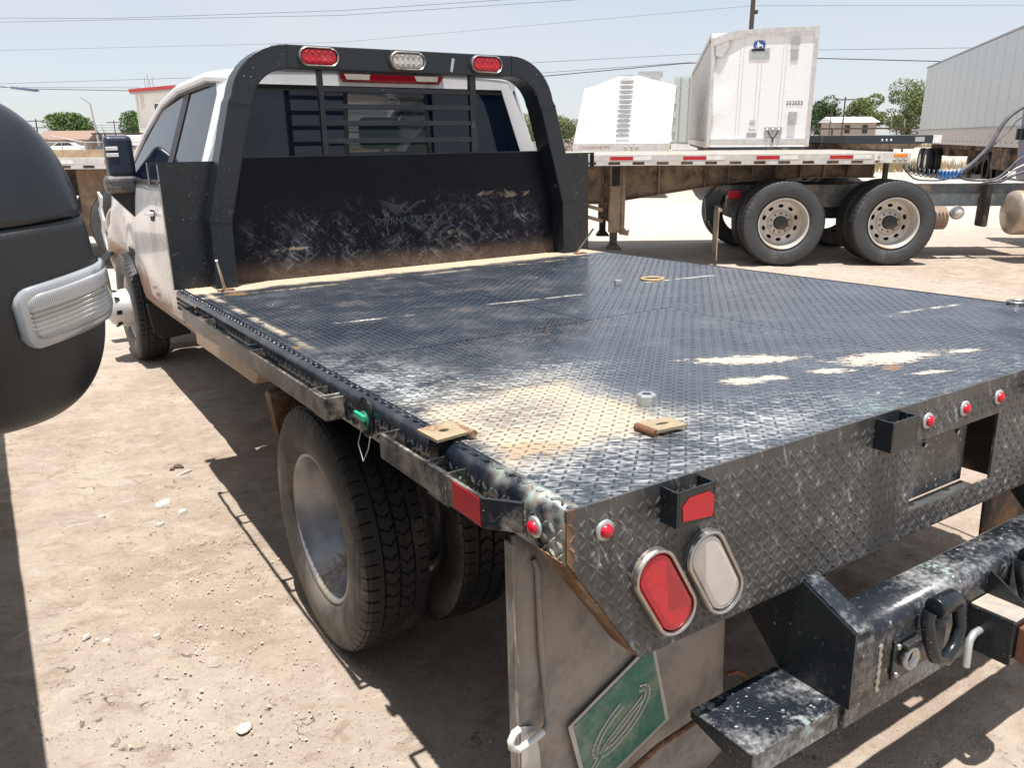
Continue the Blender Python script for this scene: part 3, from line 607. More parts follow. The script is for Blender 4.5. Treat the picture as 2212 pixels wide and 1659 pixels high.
# raised bird-wing emblem and maker's name
Tx = Matrix.Translation((-.012, 2.954, 1.205)) @ Matrix.Rotation(R(90), 4, 'X') @ Matrix.Rotation(R(1.2), 4, 'Z')
P_(MB().text('SMYRNA TRUCK', .052, Tx, .0012, .92), 'maker_lettering', mat('letter_grey', (.06, .07, .075), .35), bulk)
k = MB()
w1 = [(-.150, 1.330), (-.112, 1.300), (-.085, 1.276), (-.058, 1.268), (-.030, 1.278), (-.008, 1.302), (.010, 1.322), (-.02, 1.306), (-.045, 1.300), (-.075, 1.304), (-.11, 1.316)]
w2_ = [(-.040, 1.262), (-.010, 1.268), (.020, 1.290), (.055, 1.312), (.105, 1.322), (.100, 1.300), (.085, 1.312), (.05, 1.300), (.02, 1.276), (-.01, 1.258)]
k.prism(w1, 2.9525, 2.9545); k.prism(w2_, 2.9525, 2.9545); P_(k, 'wing_emblem', mat('emblem_grey', (.028, .032, .036), .3), bulk, fix=True)
# side wings and tie hoops
for sd in (-1, 1):
    k = MB().prism([(sd * 1.190, H + .001), (sd * 1.0, H + .001), (sd * 1.0, 1.28), (sd * .945, 1.538), (sd * 1.190, 1.538)], 2.952, 2.9565); k.box(min(sd * 1.190, sd * 1.184), max(sd * 1.190, sd * 1.184), 2.957, 2.985, H + .001, 1.538)
    w = P_(k, 'rack_wing', M['blk'])
    k = MB()
    for a, b_ in (((1.192, 1.452), (1.228, 1.452)), ((1.192, 1.533), (1.228, 1.533)), ((1.228, 1.446), (1.228, 1.539))): k.bar((sd * a[0], 2.965, a[1]), (sd * b_[0], 2.965, b_[1]), .030, .008, (0, 0, 1) if a[1] == b_[1] else (1, 0, 0))
    P_(k, 'tie_hoop', M['blk'], w)
for x, w in ((-.447, .024), (.371, .036)): P_(MB().box(x - w / 2, x + w / 2, 2.872, 2.900, 1.5545, 1.931), 'window_guard_post', M['rack'], bevel=.002)
for z in (1.848, 1.772, 1.697, 1.616):
    k = MB().box(-.4345, .3525, 2.874, 2.879, z - .010, z + .013); k.box(-.4345, .3525, 2.879, 2.904, z - .010, z - .005); P_(k, 'window_guard_bar', M['rack'], bevel=.001)
taillamp(-.458, 1.985, .096, .044, 0, 2.850, 'red_lens', 'rack_lamp', leds=1, dp=.022); taillamp(.438, 1.985, .094, .044, 0, 2.850, 'red_lens', 'rack_lamp', leds=1, dp=.022)
taillamp(-.010, 1.984, .096, .044, 0, 2.850, 'clear_lens', 'rack_lamp', leds=1, dp=.022)
P_(MB().prism([(.228, 1.945), (.240, 1.941), (.256, 2.005), (.240, 2.008)], 2.8465, 2.8492), 'tape_strip', M['galv'])

# ---- wheels
def tyre_mb(Rt, wt, Rb, N=864, prof_n=60, groove=(.24, .50, .76), gd=.009, pitchn=62, chev=True, x0=0., truck=False):
    """tyre turned about the x axis; lateral grooves and sipes are real relief. s runs outer bead -> inner bead"""
    hw = wt / 2; tw = hw * .80
    pts = [(-hw * .62, Rb), (-hw * .78, Rb + .004), (-hw * .95, Rb + (Rt - Rb) * .22), (-hw, Rb + (Rt - Rb) * .45), (-hw * .985, Rb + (Rt - Rb) * .66), (-hw * .93, Rb + (Rt - Rb) * .85), (-hw * .86, Rt - .012)]
    tread = [(-tw + 2 * tw * i / (prof_n - 1)) for i in range(prof_n)]
    full = pts + [(a, Rt - .006 * (a / tw) ** 2 - (.004 if abs(a) > tw * .97 else 0)) for a in tread] + [(-a, b_) for a, b_ in pts[::-1]]
    m_ = len(full); npt = len(pts); k = MB(); vs = []
    for i in range(N):
        t = 2 * PI * i / N; C, D = math.cos(t), math.sin(t)
        for j, (a, r_) in enumerate(full):
            if npt <= j < npt + prof_n:
                q = (a + tw) / (2 * tw)
                for gq in groove:
                    zz = .008 * math.sin(t * pitchn) * (1 if truck else .5)
                    if abs(q - gq + zz) < .0115: r_ -= gd
                ph = (t * pitchn / (2 * PI))
                if q < groove[0]: f = ph % 1; on = q < groove[0] * .62
                elif q > groove[-1]: f = (ph + .4) % 1; on = q > 1 - (1 - groove[-1]) * .62
                else: f = (ph + (abs(((q - groove[0]) / .26) % 1 - .5) * .9 if chev else 0) + (0 if q < .5 else .5)) % 1; on = True
                if on and f < .085: r_ -= gd * .7
            elif j in (npt - 1, npt - 2, npt + prof_n, npt + prof_n + 1):
                if (t * pitchn / (2 * PI)) % 1 < .2: r_ -= .006
            vs.append((a + x0, r_ * C, r_ * D))
    fs = [(i * m_ + j, ((i + 1) % N) * m_ + j, ((i + 1) % N) * m_ + j + 1, i * m_ + j + 1) for i in range(N) for j in range(m_ - 1)]
    k.v = vs; k.f = fs; k.sm = ([True] * (npt - 1) + [False] * (m_ - 1 - 2 * (npt - 1)) + [True] * (npt - 1)) * N; return k
def two_mat(o, m2, Rlim, c=(0, 0)):
    o.data.materials.append(m2)
    for p in o.data.polygons:
        if math.hypot(p.center[1] - c[0], p.center[2] - c[1]) < Rlim: p.material_index = 1
def disc_holes(k, x, rA, rB, nh, ra_, rb_, dish=0., side=16):
    """annulus in the plane x with nh oval openings and a 12 mm rim inside each"""
    rc_ = (rA + rB) / 2
    for h in range(nh):
        t0, t1 = 2 * PI * h / nh, 2 * PI * (h + 1) / nh; tc_ = (t0 + t1) / 2; bd = []; hl = []
        for i in range(side):
            a = 2 * PI * i / side; c, s_ = math.cos(a), math.sin(a); w = max(abs(c), abs(s_)); r_ = rc_ + (rB - rA) / 2 * c / w; th = tc_ + (t1 - t0) / 2 * s_ / w; bd.append((r_, th))
            hl.append((rc_ + ra_ * c, tc_ + rb_ * s_ / rc_))
        P3 = lambda q, dx=0.: (x + dx + dish * (q[0] - rA) / (rB - rA), q[0] * math.cos(q[1]), q[0] * math.sin(q[1]))
        k.add([P3(q) for q in bd] + [P3(q) for q in hl] + [P3(q, .012) for q in hl], [(i, (i + 1) % side, side + (i + 1) % side, side + i) for i in range(side)] + [(side + i, side + (i + 1) % side, 2 * side + (i + 1) % side, 2 * side + i) for i in range(side)])
    return k
RIM = mat('wheel_steel', (.27, .28, .30), .34, .55, dust=.50, dsc=3, dcol=(.33, .26, .19), bump=.0005, bsc=80)
tm = tyre_mb(.400, .225, .232)
tyre_o = P_(tm, 'tyre', M['rubber'], fix=False); two_mat(tyre_o, M['sidewall'], .383); tyre_me = tyre_o.data; bpy.data.objects.remove(tyre_o)
rimp = [(-.080, .246), (-.094, .245), (-.096, .238), (-.090, .231), (-.066, .226), (-.050, .215), (-.020, .213), (-.012, .205), (.050, .200), (.058, .196), (.066, .185), (.072, .155)]
def link_mesh(name, me, parent, loc_=None):
    o = bpy.data.objects.new(name, me); COL.objects.link(o); o.parent = parent
    if loc_ is not None: o.location = loc_
    return o
def truck_rim(flip):
    k = MB().lathe(rimp, (0, 0, 0), 0, 56); disc_holes(k, .072, .095, .155, 8, .018, .022); k.lathe([(.072, .095), (.060, .092), (.060, .0)], (0, 0, 0), 0, 32)
    k.lathe([(.060, .055), (.0, .052), (-.01, .045), (-.01, 0)], (0, 0, 0), 0, 24)
    for i in range(8): t = 2 * PI * i / 8; k.lathe([(.060, .011), (.035, .011), (.030, 0)], (0, .077 * math.cos(t), .077 * math.sin(t)), 0, 6, False)
    k.lathe([(-.070, .236), (.08, .236), (.085, .25), (.085, .232), (.07, .228), (.07, .20)], (0, 0, 0), 0, 40)
    return k
rim_o = P_(truck_rim(1), 'rim', RIM); rim_me = rim_o.data; bpy.data.objects.remove(rim_o)
for (x, fl) in ((-1.045, 0), (-.735, 1), (.735, 0), (1.045, 1)):
    w = link_mesh('wheel', tyre_me, TR, (x, YA, .4))
    if abs(x) > .9 and x > 0 or abs(x) < .9 and x < 0: w.rotation_euler = (.3, 0, PI)
    link_mesh('rim', rim_me, w)
# front wheels stand upright on the ground (the body has sunk over them)
Fl = loc((-.965, 5.58, .398)); Fr = loc((.965, 5.58, .398))
fk = MB().lathe([(.075, .236), (-.070, .240), (-.080, .236), (-.080, .228), (-.06, .222), (.03, .205), (.05, .19), (.045, .160), (-.02, .150), (-.08, .142), (-.13, .138), (-.20, .120), (-.225, .105), (-.235, .075), (-.255, .070), (-.262, .05), (-.262, 0)], (0, 0, 0), 0, 48)
frim = P_(fk, 'rim', mat('hub_silver', (.55, .54, .53), .42, .3, dust=.4)); frim_me = frim.data; bpy.data.objects.remove(frim)
for Fw, rz in ((Fl, 0.02), (Fr, PI)):
    w = link_mesh('wheel', tyre_me, TR, Fw); w.rotation_euler = (-tp * 0 + .1, 0, rz); link_mesh('rim', frim_me, w)
    for i in range(8):
        t = 2 * PI * i / 8; k = MB().obox((-.168, .1285, 0), (.060, .006, .030), (0, 0, -.26)); o = k.build('hand_hole', M['dark'], w); o.rotation_euler = (t, 0, 0)
# axles, frame, cross members
k = MB().tube([(-.62, YA, .4), (.62, YA, .4)], .055, 12); k.sphere((.05, YA, .4), .17, 14, 10); P_(k, 'rear_axle', M['chas'])
P_(MB().tube([(-.85, 5.55, .47), (.85, 5.55, .47)], .04, 10), 'front_axle', M['chas'])
for sd in (-1, 1):
    P_(MB().box(sd * .43 - .035, sd * .43 + .035, .02, 6.3, .62, .80), 'frame_rail', M['chas'])
    P_(MB().box(sd * .43 - .03, sd * .43 + .03, YA - .62, YA + .62, .50, .56), 'leaf_spring', M['chas'])
for y in (.30, .75, 1.2, 1.65, 2.1, 2.55, 2.9): P_(MB().box(-1.14, 1.14, y - .03, y + .03, H - .09, H - .0315), 'cross_member', M['chas'])
P_(MB().box(-.30, .30, .5, 1.0, .50, .74), 'spare_tank', M['chas'], bevel=.03)
k = MB().prism([(1.74, .60), (1.80, .60), (1.86, .73), (1.84, .75), (1.80, .745)], -1.13, -.92, 0); P_(k, 'inner_guard', M['rusty'])

# ---- mud flaps
for sd in (-1, 1):
    xs = np.linspace(-1.168, -.572, 14); zs = np.linspace(.075, .86, 16)
    rows = []
    for x in xs:
        u = (x + 1.168) / .596; row = []
        for z in zs:
            zz = max(z, .075 + (.03 * (abs(u - .5) * 2) ** 8)); row.append((sd * -x if sd > 0 else x, .200 + .010 * math.sin(u * 5 + z * 4) * (1 - z) - .012 * math.exp(-((z - .56) / .02) ** 2) - .02 * (1 - u) ** 6, zz))
        rows.append(row)
    fp = P_(MB().grid(rows), 'mud_flap', M['flap'] if sd < 0 else M['chas'], solid=.009)
    if sd > 0: continue
    P_(MB().box(-1.172, -1.167, .175, .200, .10, .845), 'flap_angle', M['flap'], fp); P_(MB().box(-1.166, -1.130, .186, .190, .50, .845), 'flap_strap', M['flap'], fp)
    for z in (.696, .582): P_(MB().lathe([(0, 0), (0, .007), (-.001, .007)], (-1.137, .187, z), 1, 12), 'bolt_hole', M['dark'], fp)
    P_(MB().prism([(-1.162, .30), (-1.115, .30), (-1.118, .37), (-1.130, .44), (-1.162, .45)], .176, .178), 'bare_metal_strip', M['galv'], fp)
    P_(MB().tube([(-1.122, .18, .80), (-1.116, .175, .78), (-1.112, .175, .62), (-1.102, .172, .45), (-1.106, .168, .436), (-1.117, .165, .428)], .0065, 8), 'flap_rod', M['flap'], fp)
    P_(MB().tube([(-1.117, .165, .428), (-1.15, .160, .423), (-1.183, .155, .424), (-1.197, .155, .436), (-1.198, .156, .450), (-1.188, .158, .462), (-1.176, .160, .463)], .0075, 8), 'flap_hook', M['reflect_w'], fp)
    P_(MB().tube([(-.572, .185, .325), (-.540, .175, .325), (-.525, .168, .310), (-.530, .160, .295), (-.56, .155, .288), (-.817, .150, .262), (-.947, .150, .222), (-1.02, .15, .19)], .0065, 8), 'flap_brace', M['rusty'], fp)
    # green sail decal with a looped e
    yq = .1775; k = MB().prism([(-1.045, .395), (-.815, .512), (-.762, .288), (-.995, .190)], yq + .001, yq + .003); dc = P_(k, 'decal_border', M['printw'], fp)
    P_(MB().prism([(-1.032, .393), (-.821, .497), (-.775, .294), (-.990, .205)], yq - .001, yq + .0008), 'decal_field', M['green'], dc)
    k = MB(); e = [(-.990, .262), (-.955, .300), (-.925, .345), (-.89, .378), (-.855, .394), (-.828, .392), (-.822, .374), (-.842, .350), (-.875, .325), (-.91, .305), (-.93, .302)]
    e = [(-.905 + (x + .905) * 1.12, .345 + (z - .345) * 1.12) for x, z in e]
    loop = [(-.905 + .088 * math.cos(t) * .79 - .034 * math.sin(t) * -.61, .350 + .088 * math.cos(t) * .61 + .034 * math.sin(t) * -.79) for t in np.linspace(-.55, 2 * PI - 1.3, 26)]
    e1 = [(-1.000, .246), (-.975, .275), (-.945, .312), (-.90, .345), (-.845, .385)]
    def strokes(k, pts, wd, ya, yb):
        for a, b_ in zip(pts[:-1], pts[1:]):
            L2 = math.dist(a, b_); nx, nz = -(b_[1] - a[1]) / L2 * wd / 2, (b_[0] - a[0]) / L2 * wd / 2
            k.prism([(a[0] + nx, a[1] + nz), (b_[0] + nx, b_[1] + nz), (b_[0] - nx, b_[1] - nz), (a[0] - nx, a[1] - nz)], ya, yb)
    strokes(k, loop, .017, yq - .0035, yq - .0015); strokes(k, e1, .014, yq - .0037, yq - .0015)
    k2 = MB(); strokes(k2, loop, .006, yq - .0050, yq - .0038); strokes(k2, e1, .005, yq - .0052, yq - .0039); P_(k2, 'letter_inline', M['green'], dc)
    P_(k, 'decal_letter', M['printw'], dc)

# ---- rear step bumper
k = MB(); yy = [(-.135, .434), (-.135, .566), (-.133, .577), (-.128, .587), (-.120, .594), (-.108, .599), (-.096, .600), (-.046, .600), (-.036, .592), (-.032, .578), (-.032, .434)]
k.prism(yy, -.572, .56, 0); k.sm = [False, False] + [True] * (len(k.f) - 2); bt = P_(k, 'bumper_tube', M['bumper'])
P_(MB().box(-.572, .56, -.1265, -.06, .376, .4335), 'bumper_skirt', M['bumper'], bevel=.002)
P_(MB().tube([(-.487 + .002 * math.sin(i * 2.1), -.136, .436 + i * .0055) for i in range(21)], [.005 + .0012 * math.sin(i * 1.7) for i in range(21)], 6), 'weld_bead', M['steel'], bt)
for sd in (-1, 1):
    ox = -.578 if sd < 0 else .562
    br = P_(MB().prism([(-.137, .600), (-.137, .43), (.035, .432), (.20, .60), (.20, .76), (.05, .685)], ox, ox + .006, 0), 'bumper_bracket', M['blk'])
    fx = (ox + .0065, ox + .055) if sd < 0 else (ox - .05, ox - .0005)
    P_(MB().prism([(-.137, .604), (-.137, .598), (.05, .683), (.05, .689)], fx[0], fx[1], 0), 'bracket_flange', M['bumper'], br)
    sx = (-.835, -.5785) if sd < 0 else (.5685, .82)
    k = MB().box(sx[0], sx[1], -.112, .045, .426, .431); k.box(sx[0], sx[1], -.1175, -.1125, .376, .431)
    sp = P_(k, 'bumper_step', M['bumper'], bevel=.001); ex = sx[0] if sd < 0 else sx[1] - .005
    P_(MB().prism([(-.112, .425), (.045, .425), (.045, .412), (-.112, .376)], ex, ex + .005, 0), 'step_gusset', M['blk'], sp)
# shackle mounts
def shackle(x):
    b0 = P_(MB().box(x - .055, x + .065, -.141, -.1355, .444, .575), 'shackle_plate', M['blk'], bevel=.002)
    P_(MB().lathe([(-.036, 0), (-.036, .023), (.036, .023), (.036, 0)], (x + .008, -.158, .588), 0, 18), 'shackle_bushing', M['blk'], b0, bevel=.003)
    pts = [(x - .045, -.158, .585), (x - .052, -.158, .57), (x - .050, -.170, .522), (x - .035, -.174, .484), (x + .005, -.177, .464), (x + .045, -.174, .484), (x + .062, -.170, .522), (x + .066, -.158, .57), (x + .058, -.158, .585)]
    P_(MB().tube(pts, .0145, 12), 'shackle_ring', M['blk'], b0)
shackle(-.312); shackle(.07)
sk7 = P_(MB().box(-.446, -.356, -.143, -.1355, .448, .540), 'socket_plate', M['blk'], bevel=.002)
P_(MB().lathe([(0, 0), (0, .026), (-.016, .026), (-.016, .020), (-.002, .018), (-.002, 0)], (-.400, -.143, .492), 1, 20), 'trailer_socket', M['steel'], sk7)
P_(MB().lathe([(-.006, 0), (-.004, .0175)], (-.400, -.143, .492), 1, 16), 'socket_bore', M['dark'], sk7)
P_(MB().box(-.426, -.372, -.160, -.144, .520, .532), 'socket_lid', M['black_plastic'], sk7, bevel=.003)
for x, z in ((-.433, .525), (-.367, .525), (-.433, .458), (-.367, .458)): P_(MB().lathe([(0, .007), (-.005, .007), (-.006, 0)], (x, -.143, z), 1, 6), 'bolt', M['steel'], sk7)
rc_ = P_(MB().box(-.150, -.062, -.235, -.1365, .415, .522), 'hitch_receiver', M['blk'], bevel=.003)
P_(MB().box(-.146, -.066, -.2345, -.137, .5225, .526), 'receiver_top', mat('dusty_steel_top', (.30, .28, .26), .7, dust=.8), rc_, bevel=.001)
P_(MB().prism([(-.1365, .585), (-.1365, .527), (-.232, .527)], -.078, -.072, 0), 'receiver_gusset', M['blk'], rc_)
P_(MB().box(-.136, -.075, -.265, -.2355, .428, .510), 'ball_mount', M['rusty'], rc_, bevel=.004)
P_(MB().tube([(-.14, -.165, .470), (-.180, -.168, .474), (-.198, -.170, .465), (-.204, -.172, .445), (-.207, -.174, .405)], .0085, 10), 'hitch_pin', M['galv'], rc_)

# ================================================================== CAB
def sidex(z): # outer body half width
    return 1.0 - .10 * max(0, (.68 - z) / .12) ** 2 - .035 * max(0, (z - 1.15) / .28) ** 1.6
bodyw = NB('muddy_white_body')
def body_mat():
    b = bodyw; Y, Z = b.xyz()[1], b.xyz()[2]; nA = b.noise(5, 7, .65); nB = b.noise(50, 4, .6); st = b.noise(14, 5, .65, b.scale((1, 3.2, 1), (R(35), 0, 0)), 1.2)
    c = b.mix(b.ramp(nA, .3, .7), (.60, .60, .62), (.70, .70, .71))
    spl = b.mul(b.ramp(b.add(st, b.mul(nB, .25)), .60, .70), b.mul(b.ramp(Y, 5.0, 4.0), .85)); c = b.mix(spl, c, (.16, .13, .11))
    film = b.mul(b.ramp(Y, 5.2, 3.2), b.ramp(Z, 1.35, .75, .1, .75)); c = b.mix(film, c, (.52, .46, .38))
    dg = b.add(Z, b.mul(b.math('SUBTRACT', Y, 4.0), -.13)); m_ = b.ramp(b.add(dg, b.mul(b.add(nA, nB), .18)), .98, .82); c = b.mix(b.mul(m_, .9), c, b.mix(nB, (.22, .11, .055), (.36, .22, .13)))
    c = b.mix(b.mul(b.ramp(Z, .70, .63), b.ramp(nA, .35, .5)), c, (.46, .37, .29))
    b.b.inputs['Coat Weight'].default_value = .4; b.bump(nA, .002)
    return b.fin(c, b.ramp(b.math('MAXIMUM', film, m_), 0, 1, .2, .75))
M['body'] = body_mat()
for sd in (-1, 1):
    rows = []
    for y in np.linspace(3.10, 6.55, 70):
        zbm = .60 + .01 * math.sin(y * 3); d = y - 5.60
        if abs(d) < .50: zbm = max(zbm, .42 + math.sqrt(.50 ** 2 - d * d))
        if y > 6.08: zbm = .70
        ztp = 1.432 - .002 * (y - 3) - .22 * max(0, y - 5.5) ** 1.4
        row = []
        for i in range(18):
            z = zbm + (ztp - zbm) * i / 17; x = sidex(z)
            if y > 5.25 and sd < 0: c_ = min(1, (y - 5.25) / .5); x += c_ * (.10 * math.sin(z * 9 + y * 5) * .35 + .05 * math.sin(y * 13 + z * 17) * .5 + .06 * max(0, y - 5.9)); z += c_ * .015 * math.sin(y * 21)
            if y > 6.1: x -= .35 * (y - 6.1) ** 1.5
            row.append((sd * x, y, z))
        rows.append(row)
    P_(MB().grid(rows), 'body_side', M['body'], solid=.006)
    for y0 in (3.92, 5.18): P_(MB().bar((sd * 1.0015, y0, .70), (sd * .985, y0 - .0, 1.415), .004, .007, (0, 1, 0)), 'door_gap', M['dark'])
    P_(MB().bar((sd * .975, 3.12, 1.438), (sd * .970, 5.42, 1.434), .016, .022, (0, 0, 1)), 'belt_moulding', M['black_plastic'])
k = MB().prism([(2.42, .665), (2.50, .600), (3.6, .585), (3.6, .70), (2.52, .70)], -1.0, -.90, 0); P_(k, 'running_board', mat('dusty_rocker', (.42, .33, .24), .7, dust=.6, rust=.2), bevel=.008)
# door handles, badge
for y in (4.42, 3.35):
    for sd in (-1, 1):
        hd = P_(MB().box(min(sd * 1.004, sd * 1.03), max(sd * 1.004, sd * 1.03), y - .10, y + .10, 1.235, 1.262), 'door_handle', M['white'], bevel=.009, seg=3)
        P_(MB().prism(oval(y, 1.235, .075, .035), sd * .9975, sd * 1.0005, 0), 'handle_recess', M['dark'], hd)
k = MB().text('3500HD', .075, Matrix.Translation((-1.003, 5.43, .915)) @ Matrix.Rotation(R(-90), 4, 'Z') @ Matrix.Rotation(R(90), 4, 'X'), .003); P_(k, 'model_badge', M['print'])
# rear wall of cab with window opening
k = MB(); yw_ = 3.125
k.prism([(-.98, .98), (.98, .98), (.985, 1.20), (.965, 1.43), (.955, 1.50), (-.955, 1.50), (-.965, 1.43), (-.985, 1.20)], yw_, yw_ + .02)
k.prism([(-.775, 1.888), (.775, 1.888), (.765, 1.94), (.70, 1.955), (-.70, 1.955), (-.765, 1.94)], yw_, yw_ + .02)
for sd in (-1, 1): k.prism([(sd * .955, 1.50), (sd * .845, 1.50), (sd * .705, 1.888), (sd * .775, 1.888)], yw_, yw_ + .02)
P_(k, 'cab_rear_wall', M['white'], fix=True)
k = MB()
for sd in (-1, 1): k.prism([(sd * .85, 1.495), (sd * .243, 1.495), (sd * .225, 1.890), (sd * .712, 1.890)], yw_ + .006, yw_ + .010)
rw = P_(MB().prism([(-.242, 1.495), (.242, 1.495), (.224, 1.890), (-.224, 1.890)], yw_ + .006, yw_ + .010), 'rear_window', M['tint2'])
for sd in (-1, 1): P_(MB().prism([(sd * .85, 1.495), (sd * .243, 1.495), (sd * .225, 1.890), (sd * .712, 1.890)], yw_ + .006, yw_ + .010), 'rear_side_window', M['tint'])
k = MB(); k.prism([(-.72, 1.862), (.72, 1.862), (.712, 1.889), (-.712, 1.889)], yw_ + .003, yw_ + .0055); P_(k, 'window_band', M['dark'], rw)
for sd in (-1, 1): P_(MB().prism([(sd * .23, 1.50), (sd * .255, 1.50), (sd * .235, 1.862), (sd * .215, 1.862)], yw_ + .003, yw_ + .0055), 'slider_frame', M['dark'], rw)
# brake lamp
bl = P_(MB().prism([(-.262, 1.948), (-.235, 1.905), (.30, 1.905), (.335, 1.948)], yw_ - .018, yw_ - .001), 'high_brake_lamp', M['deepred'], bevel=.003)
for a, b_ in ((-.235, -.10), (.155, .29)): P_(MB().prism([(a, 1.946), (a + .012, 1.918), (b_, 1.918), (b_ + .006, 1.946)], yw_ - .0205, yw_ - .0185), 'clear_section', M['clear_lens'], bl)
# roof
rows = []
for (y, hwid, ze, zc) in ((3.125, .765, 1.925, 1.950), (3.16, .775, 1.945, 1.968), (3.5, .785, 1.965, 1.992), (4.2, .785, 1.962, 1.995), (4.55, .780, 1.940, 1.975), (4.75, .765, 1.905, 1.935)):
    rows.append([(hwid * math.sin(a), y, ze + (zc - ze) * max(0, math.cos(a)) ** .8 - (.03 if abs(a) > 1.5 else 0)) for a in np.linspace(-PI / 2, PI / 2, 17)])
P_(MB().grid(rows), 'cab_roof', M['white'], solid=.01)
for sd in (-1, 1):
    rail = [(sd * .770, 3.13, 1.905), (sd * .790, 3.5, 1.945), (sd * .792, 4.2, 1.942), (sd * .800, 4.65, 1.890), (sd * .840, 4.98, 1.760), (sd * .895, 5.26, 1.60), (sd * .955, 5.52, 1.440)]
    P_(MB().tube(rail, [.030, .030, .030, .030, .028, .028, .03], 10), 'roof_pillar', M['white'])
    P_(MB().tube([(sd * x * 1.012, y, z - .032) for (x, y, z) in [(abs(q[0]), q[1], q[2]) for q in rail]], .011, 6), 'drip_seal', M['black_plastic'])
    def G(y, z): return (sd * (.968 - .178 * (z - 1.44) / .48), y, z)
    P_(MB().add([G(4.06, 1.445), G(5.36, 1.445), G(5.02, 1.66), G(4.62, 1.865), G(4.36, 1.905), G(4.06, 1.912)], [(0, 1, 2, 3, 4, 5)]), 'front_door_window', M['tint'], solid=.004)
    P_(MB().add([G(3.24, 1.445), G(3.92, 1.445), G(3.92, 1.915), G(3.36, 1.912), G(3.28, 1.85)], [(0, 1, 2, 3, 4)]), 'rear_door_window', M['tint'], solid=.004)
    P_(MB().add([(q[0] * 1.004, q[1], q[2]) for q in (G(3.92, 1.44), G(4.06, 1.44), G(4.06, 1.93), G(3.92, 1.93))], [(0, 1, 2, 3)]), 'door_pillar', M['black_plastic'], solid=.008)
    P_(MB().add([(q[0] * 1.0, q[1], q[2]) for q in (G(3.13, 1.44), G(3.24, 1.44), G(3.28, 1.85), G(3.36, 1.912), G(3.13, 1.92))], [(0, 1, 2, 3, 4)]), 'rear_pillar', M['white'], solid=.008)
P_(MB().add([(-.93, 5.50, 1.43), (.93, 5.50, 1.43), (.75, 4.72, 1.895), (-.75, 4.72, 1.895)], [(0, 1, 2, 3)]), 'windshield', glassy('windshield_glass', (.05, .10, .09), .04, .25), solid=.004)
P_(MB().box(.23, .30, 3.55, 3.62, 1.99, 2.035), 'roof_bracket', M['galv'], bevel=.006)
# cab interior
for x in (-.45, .45):
    s_ = P_(MB().box(x - .26, x + .26, 4.20, 4.36, .95, 1.58), 'front_seat', M['seat'], bevel=.05, seg=3); P_(MB().box(x - .14, x + .14, 4.20, 4.30, 1.60, 1.80), 'headrest', M['seat'], s_, bevel=.04, seg=3)
P_(MB().box(-.80, .80, 3.20, 3.40, .95, 1.55), 'rear_seat', M['seat'], bevel=.05, seg=3)
P_(MB().box(-.92, .92, 4.95, 5.45, 1.05, 1.40), 'dashboard', M['seat'], bevel=.04)
P_(MB().box(-.95, .95, 3.15, 5.5, .60, .64), 'cab_floor', M['chas'])
# hood and smashed nose
rows = [[(x * w, y, z0 + .03 * math.cos(x * 1.4) + .03 * math.sin(x * 7 + y * 4) * c_ - .05 * abs(x) ** 3) for x in np.linspace(-1, 1, 16)] for (y, w, z0, c_) in ((5.48, .93, 1.39, 0), (5.8, .93, 1.38, .4), (6.1, .92, 1.36, 1), (6.4, .90, 1.28, 1.5), (6.6, .86, 1.12, 1.5), (6.65, .84, .80, 1))]
P_(MB().grid(rows), 'hood', M['white'], solid=.008)
P_(MB().prism([(6.25, 1.30), (6.42, 1.34), (6.40, 1.24), (6.52, 1.20), (6.46, 1.10), (6.54, 1.02), (6.44, .90), (6.34, .86), (6.40, 1.02), (6.30, 1.12), (6.36, 1.22)], -1.055, -1.04, 0), 'torn_fender_edge', M['white'])
k = MB().grid([[(-1.0 - .16 * math.sin(v * 2.6) - .02 * u, 6.1 + .16 * u + .05 * v, .92 - .40 * v + .02 * math.sin(u * 9)) for u in (0, .25, .5, .75, 1)] for v in np.linspace(0, 1, 9)]); P_(k, 'torn_fender_liner', M['black_plastic'], solid=.006)
P_(MB().box(-.86, .86, 6.45, 6.60, .50, .78), 'smashed_bumper', M['chas'], bevel=.03)
k = MB(); k.prism([(-1.01, .60), (-.74, .60), (-.74, .36), (-.93, .34), (-.985, .40)], 5.10, 5.112); P_(k, 'splash_guard', M['black_plastic'], bevel=.003)
P_(MB().box(-.92, .92, 5.16, 5.18, .62, 1.30), 'firewall', M['chas'])
# towing mirror
mh = P_(MB().box(-1.125, -.955, 5.03, 5.15, 1.455, 1.725), 'side_mirror', mat('mirror_housing', (.022, .03, .05), .35, dust=.25), bevel=.035, seg=4)
P_(MB().box(-1.155, -.950, 5.02, 5.16, 1.355, 1.475), 'mirror_base', mat('mirror_base_grey', (.05, .05, .06), .5, dust=.6, dcol=(.25, .21, .18)), mh, bevel=.04, seg=4)
for z in (1.640, 1.600): P_(MB().box(-1.122, -1.050, 5.022, 5.032, z - .012, z + .012), 'reflector_strip', M['reflect_w'], mh, bevel=.003)
P_(MB().prism([(-1.13, 1.355), (-.96, 1.355), (-.95, 1.26), (-1.0, 1.20), (-1.06, 1.27)], 5.06, 5.12), 'mirror_arm', M['black_plastic'], mh)
MR = mh.copy(); COL.objects.link(MR); MR.parent = TR; MR.scale = (-1, 1, 1)

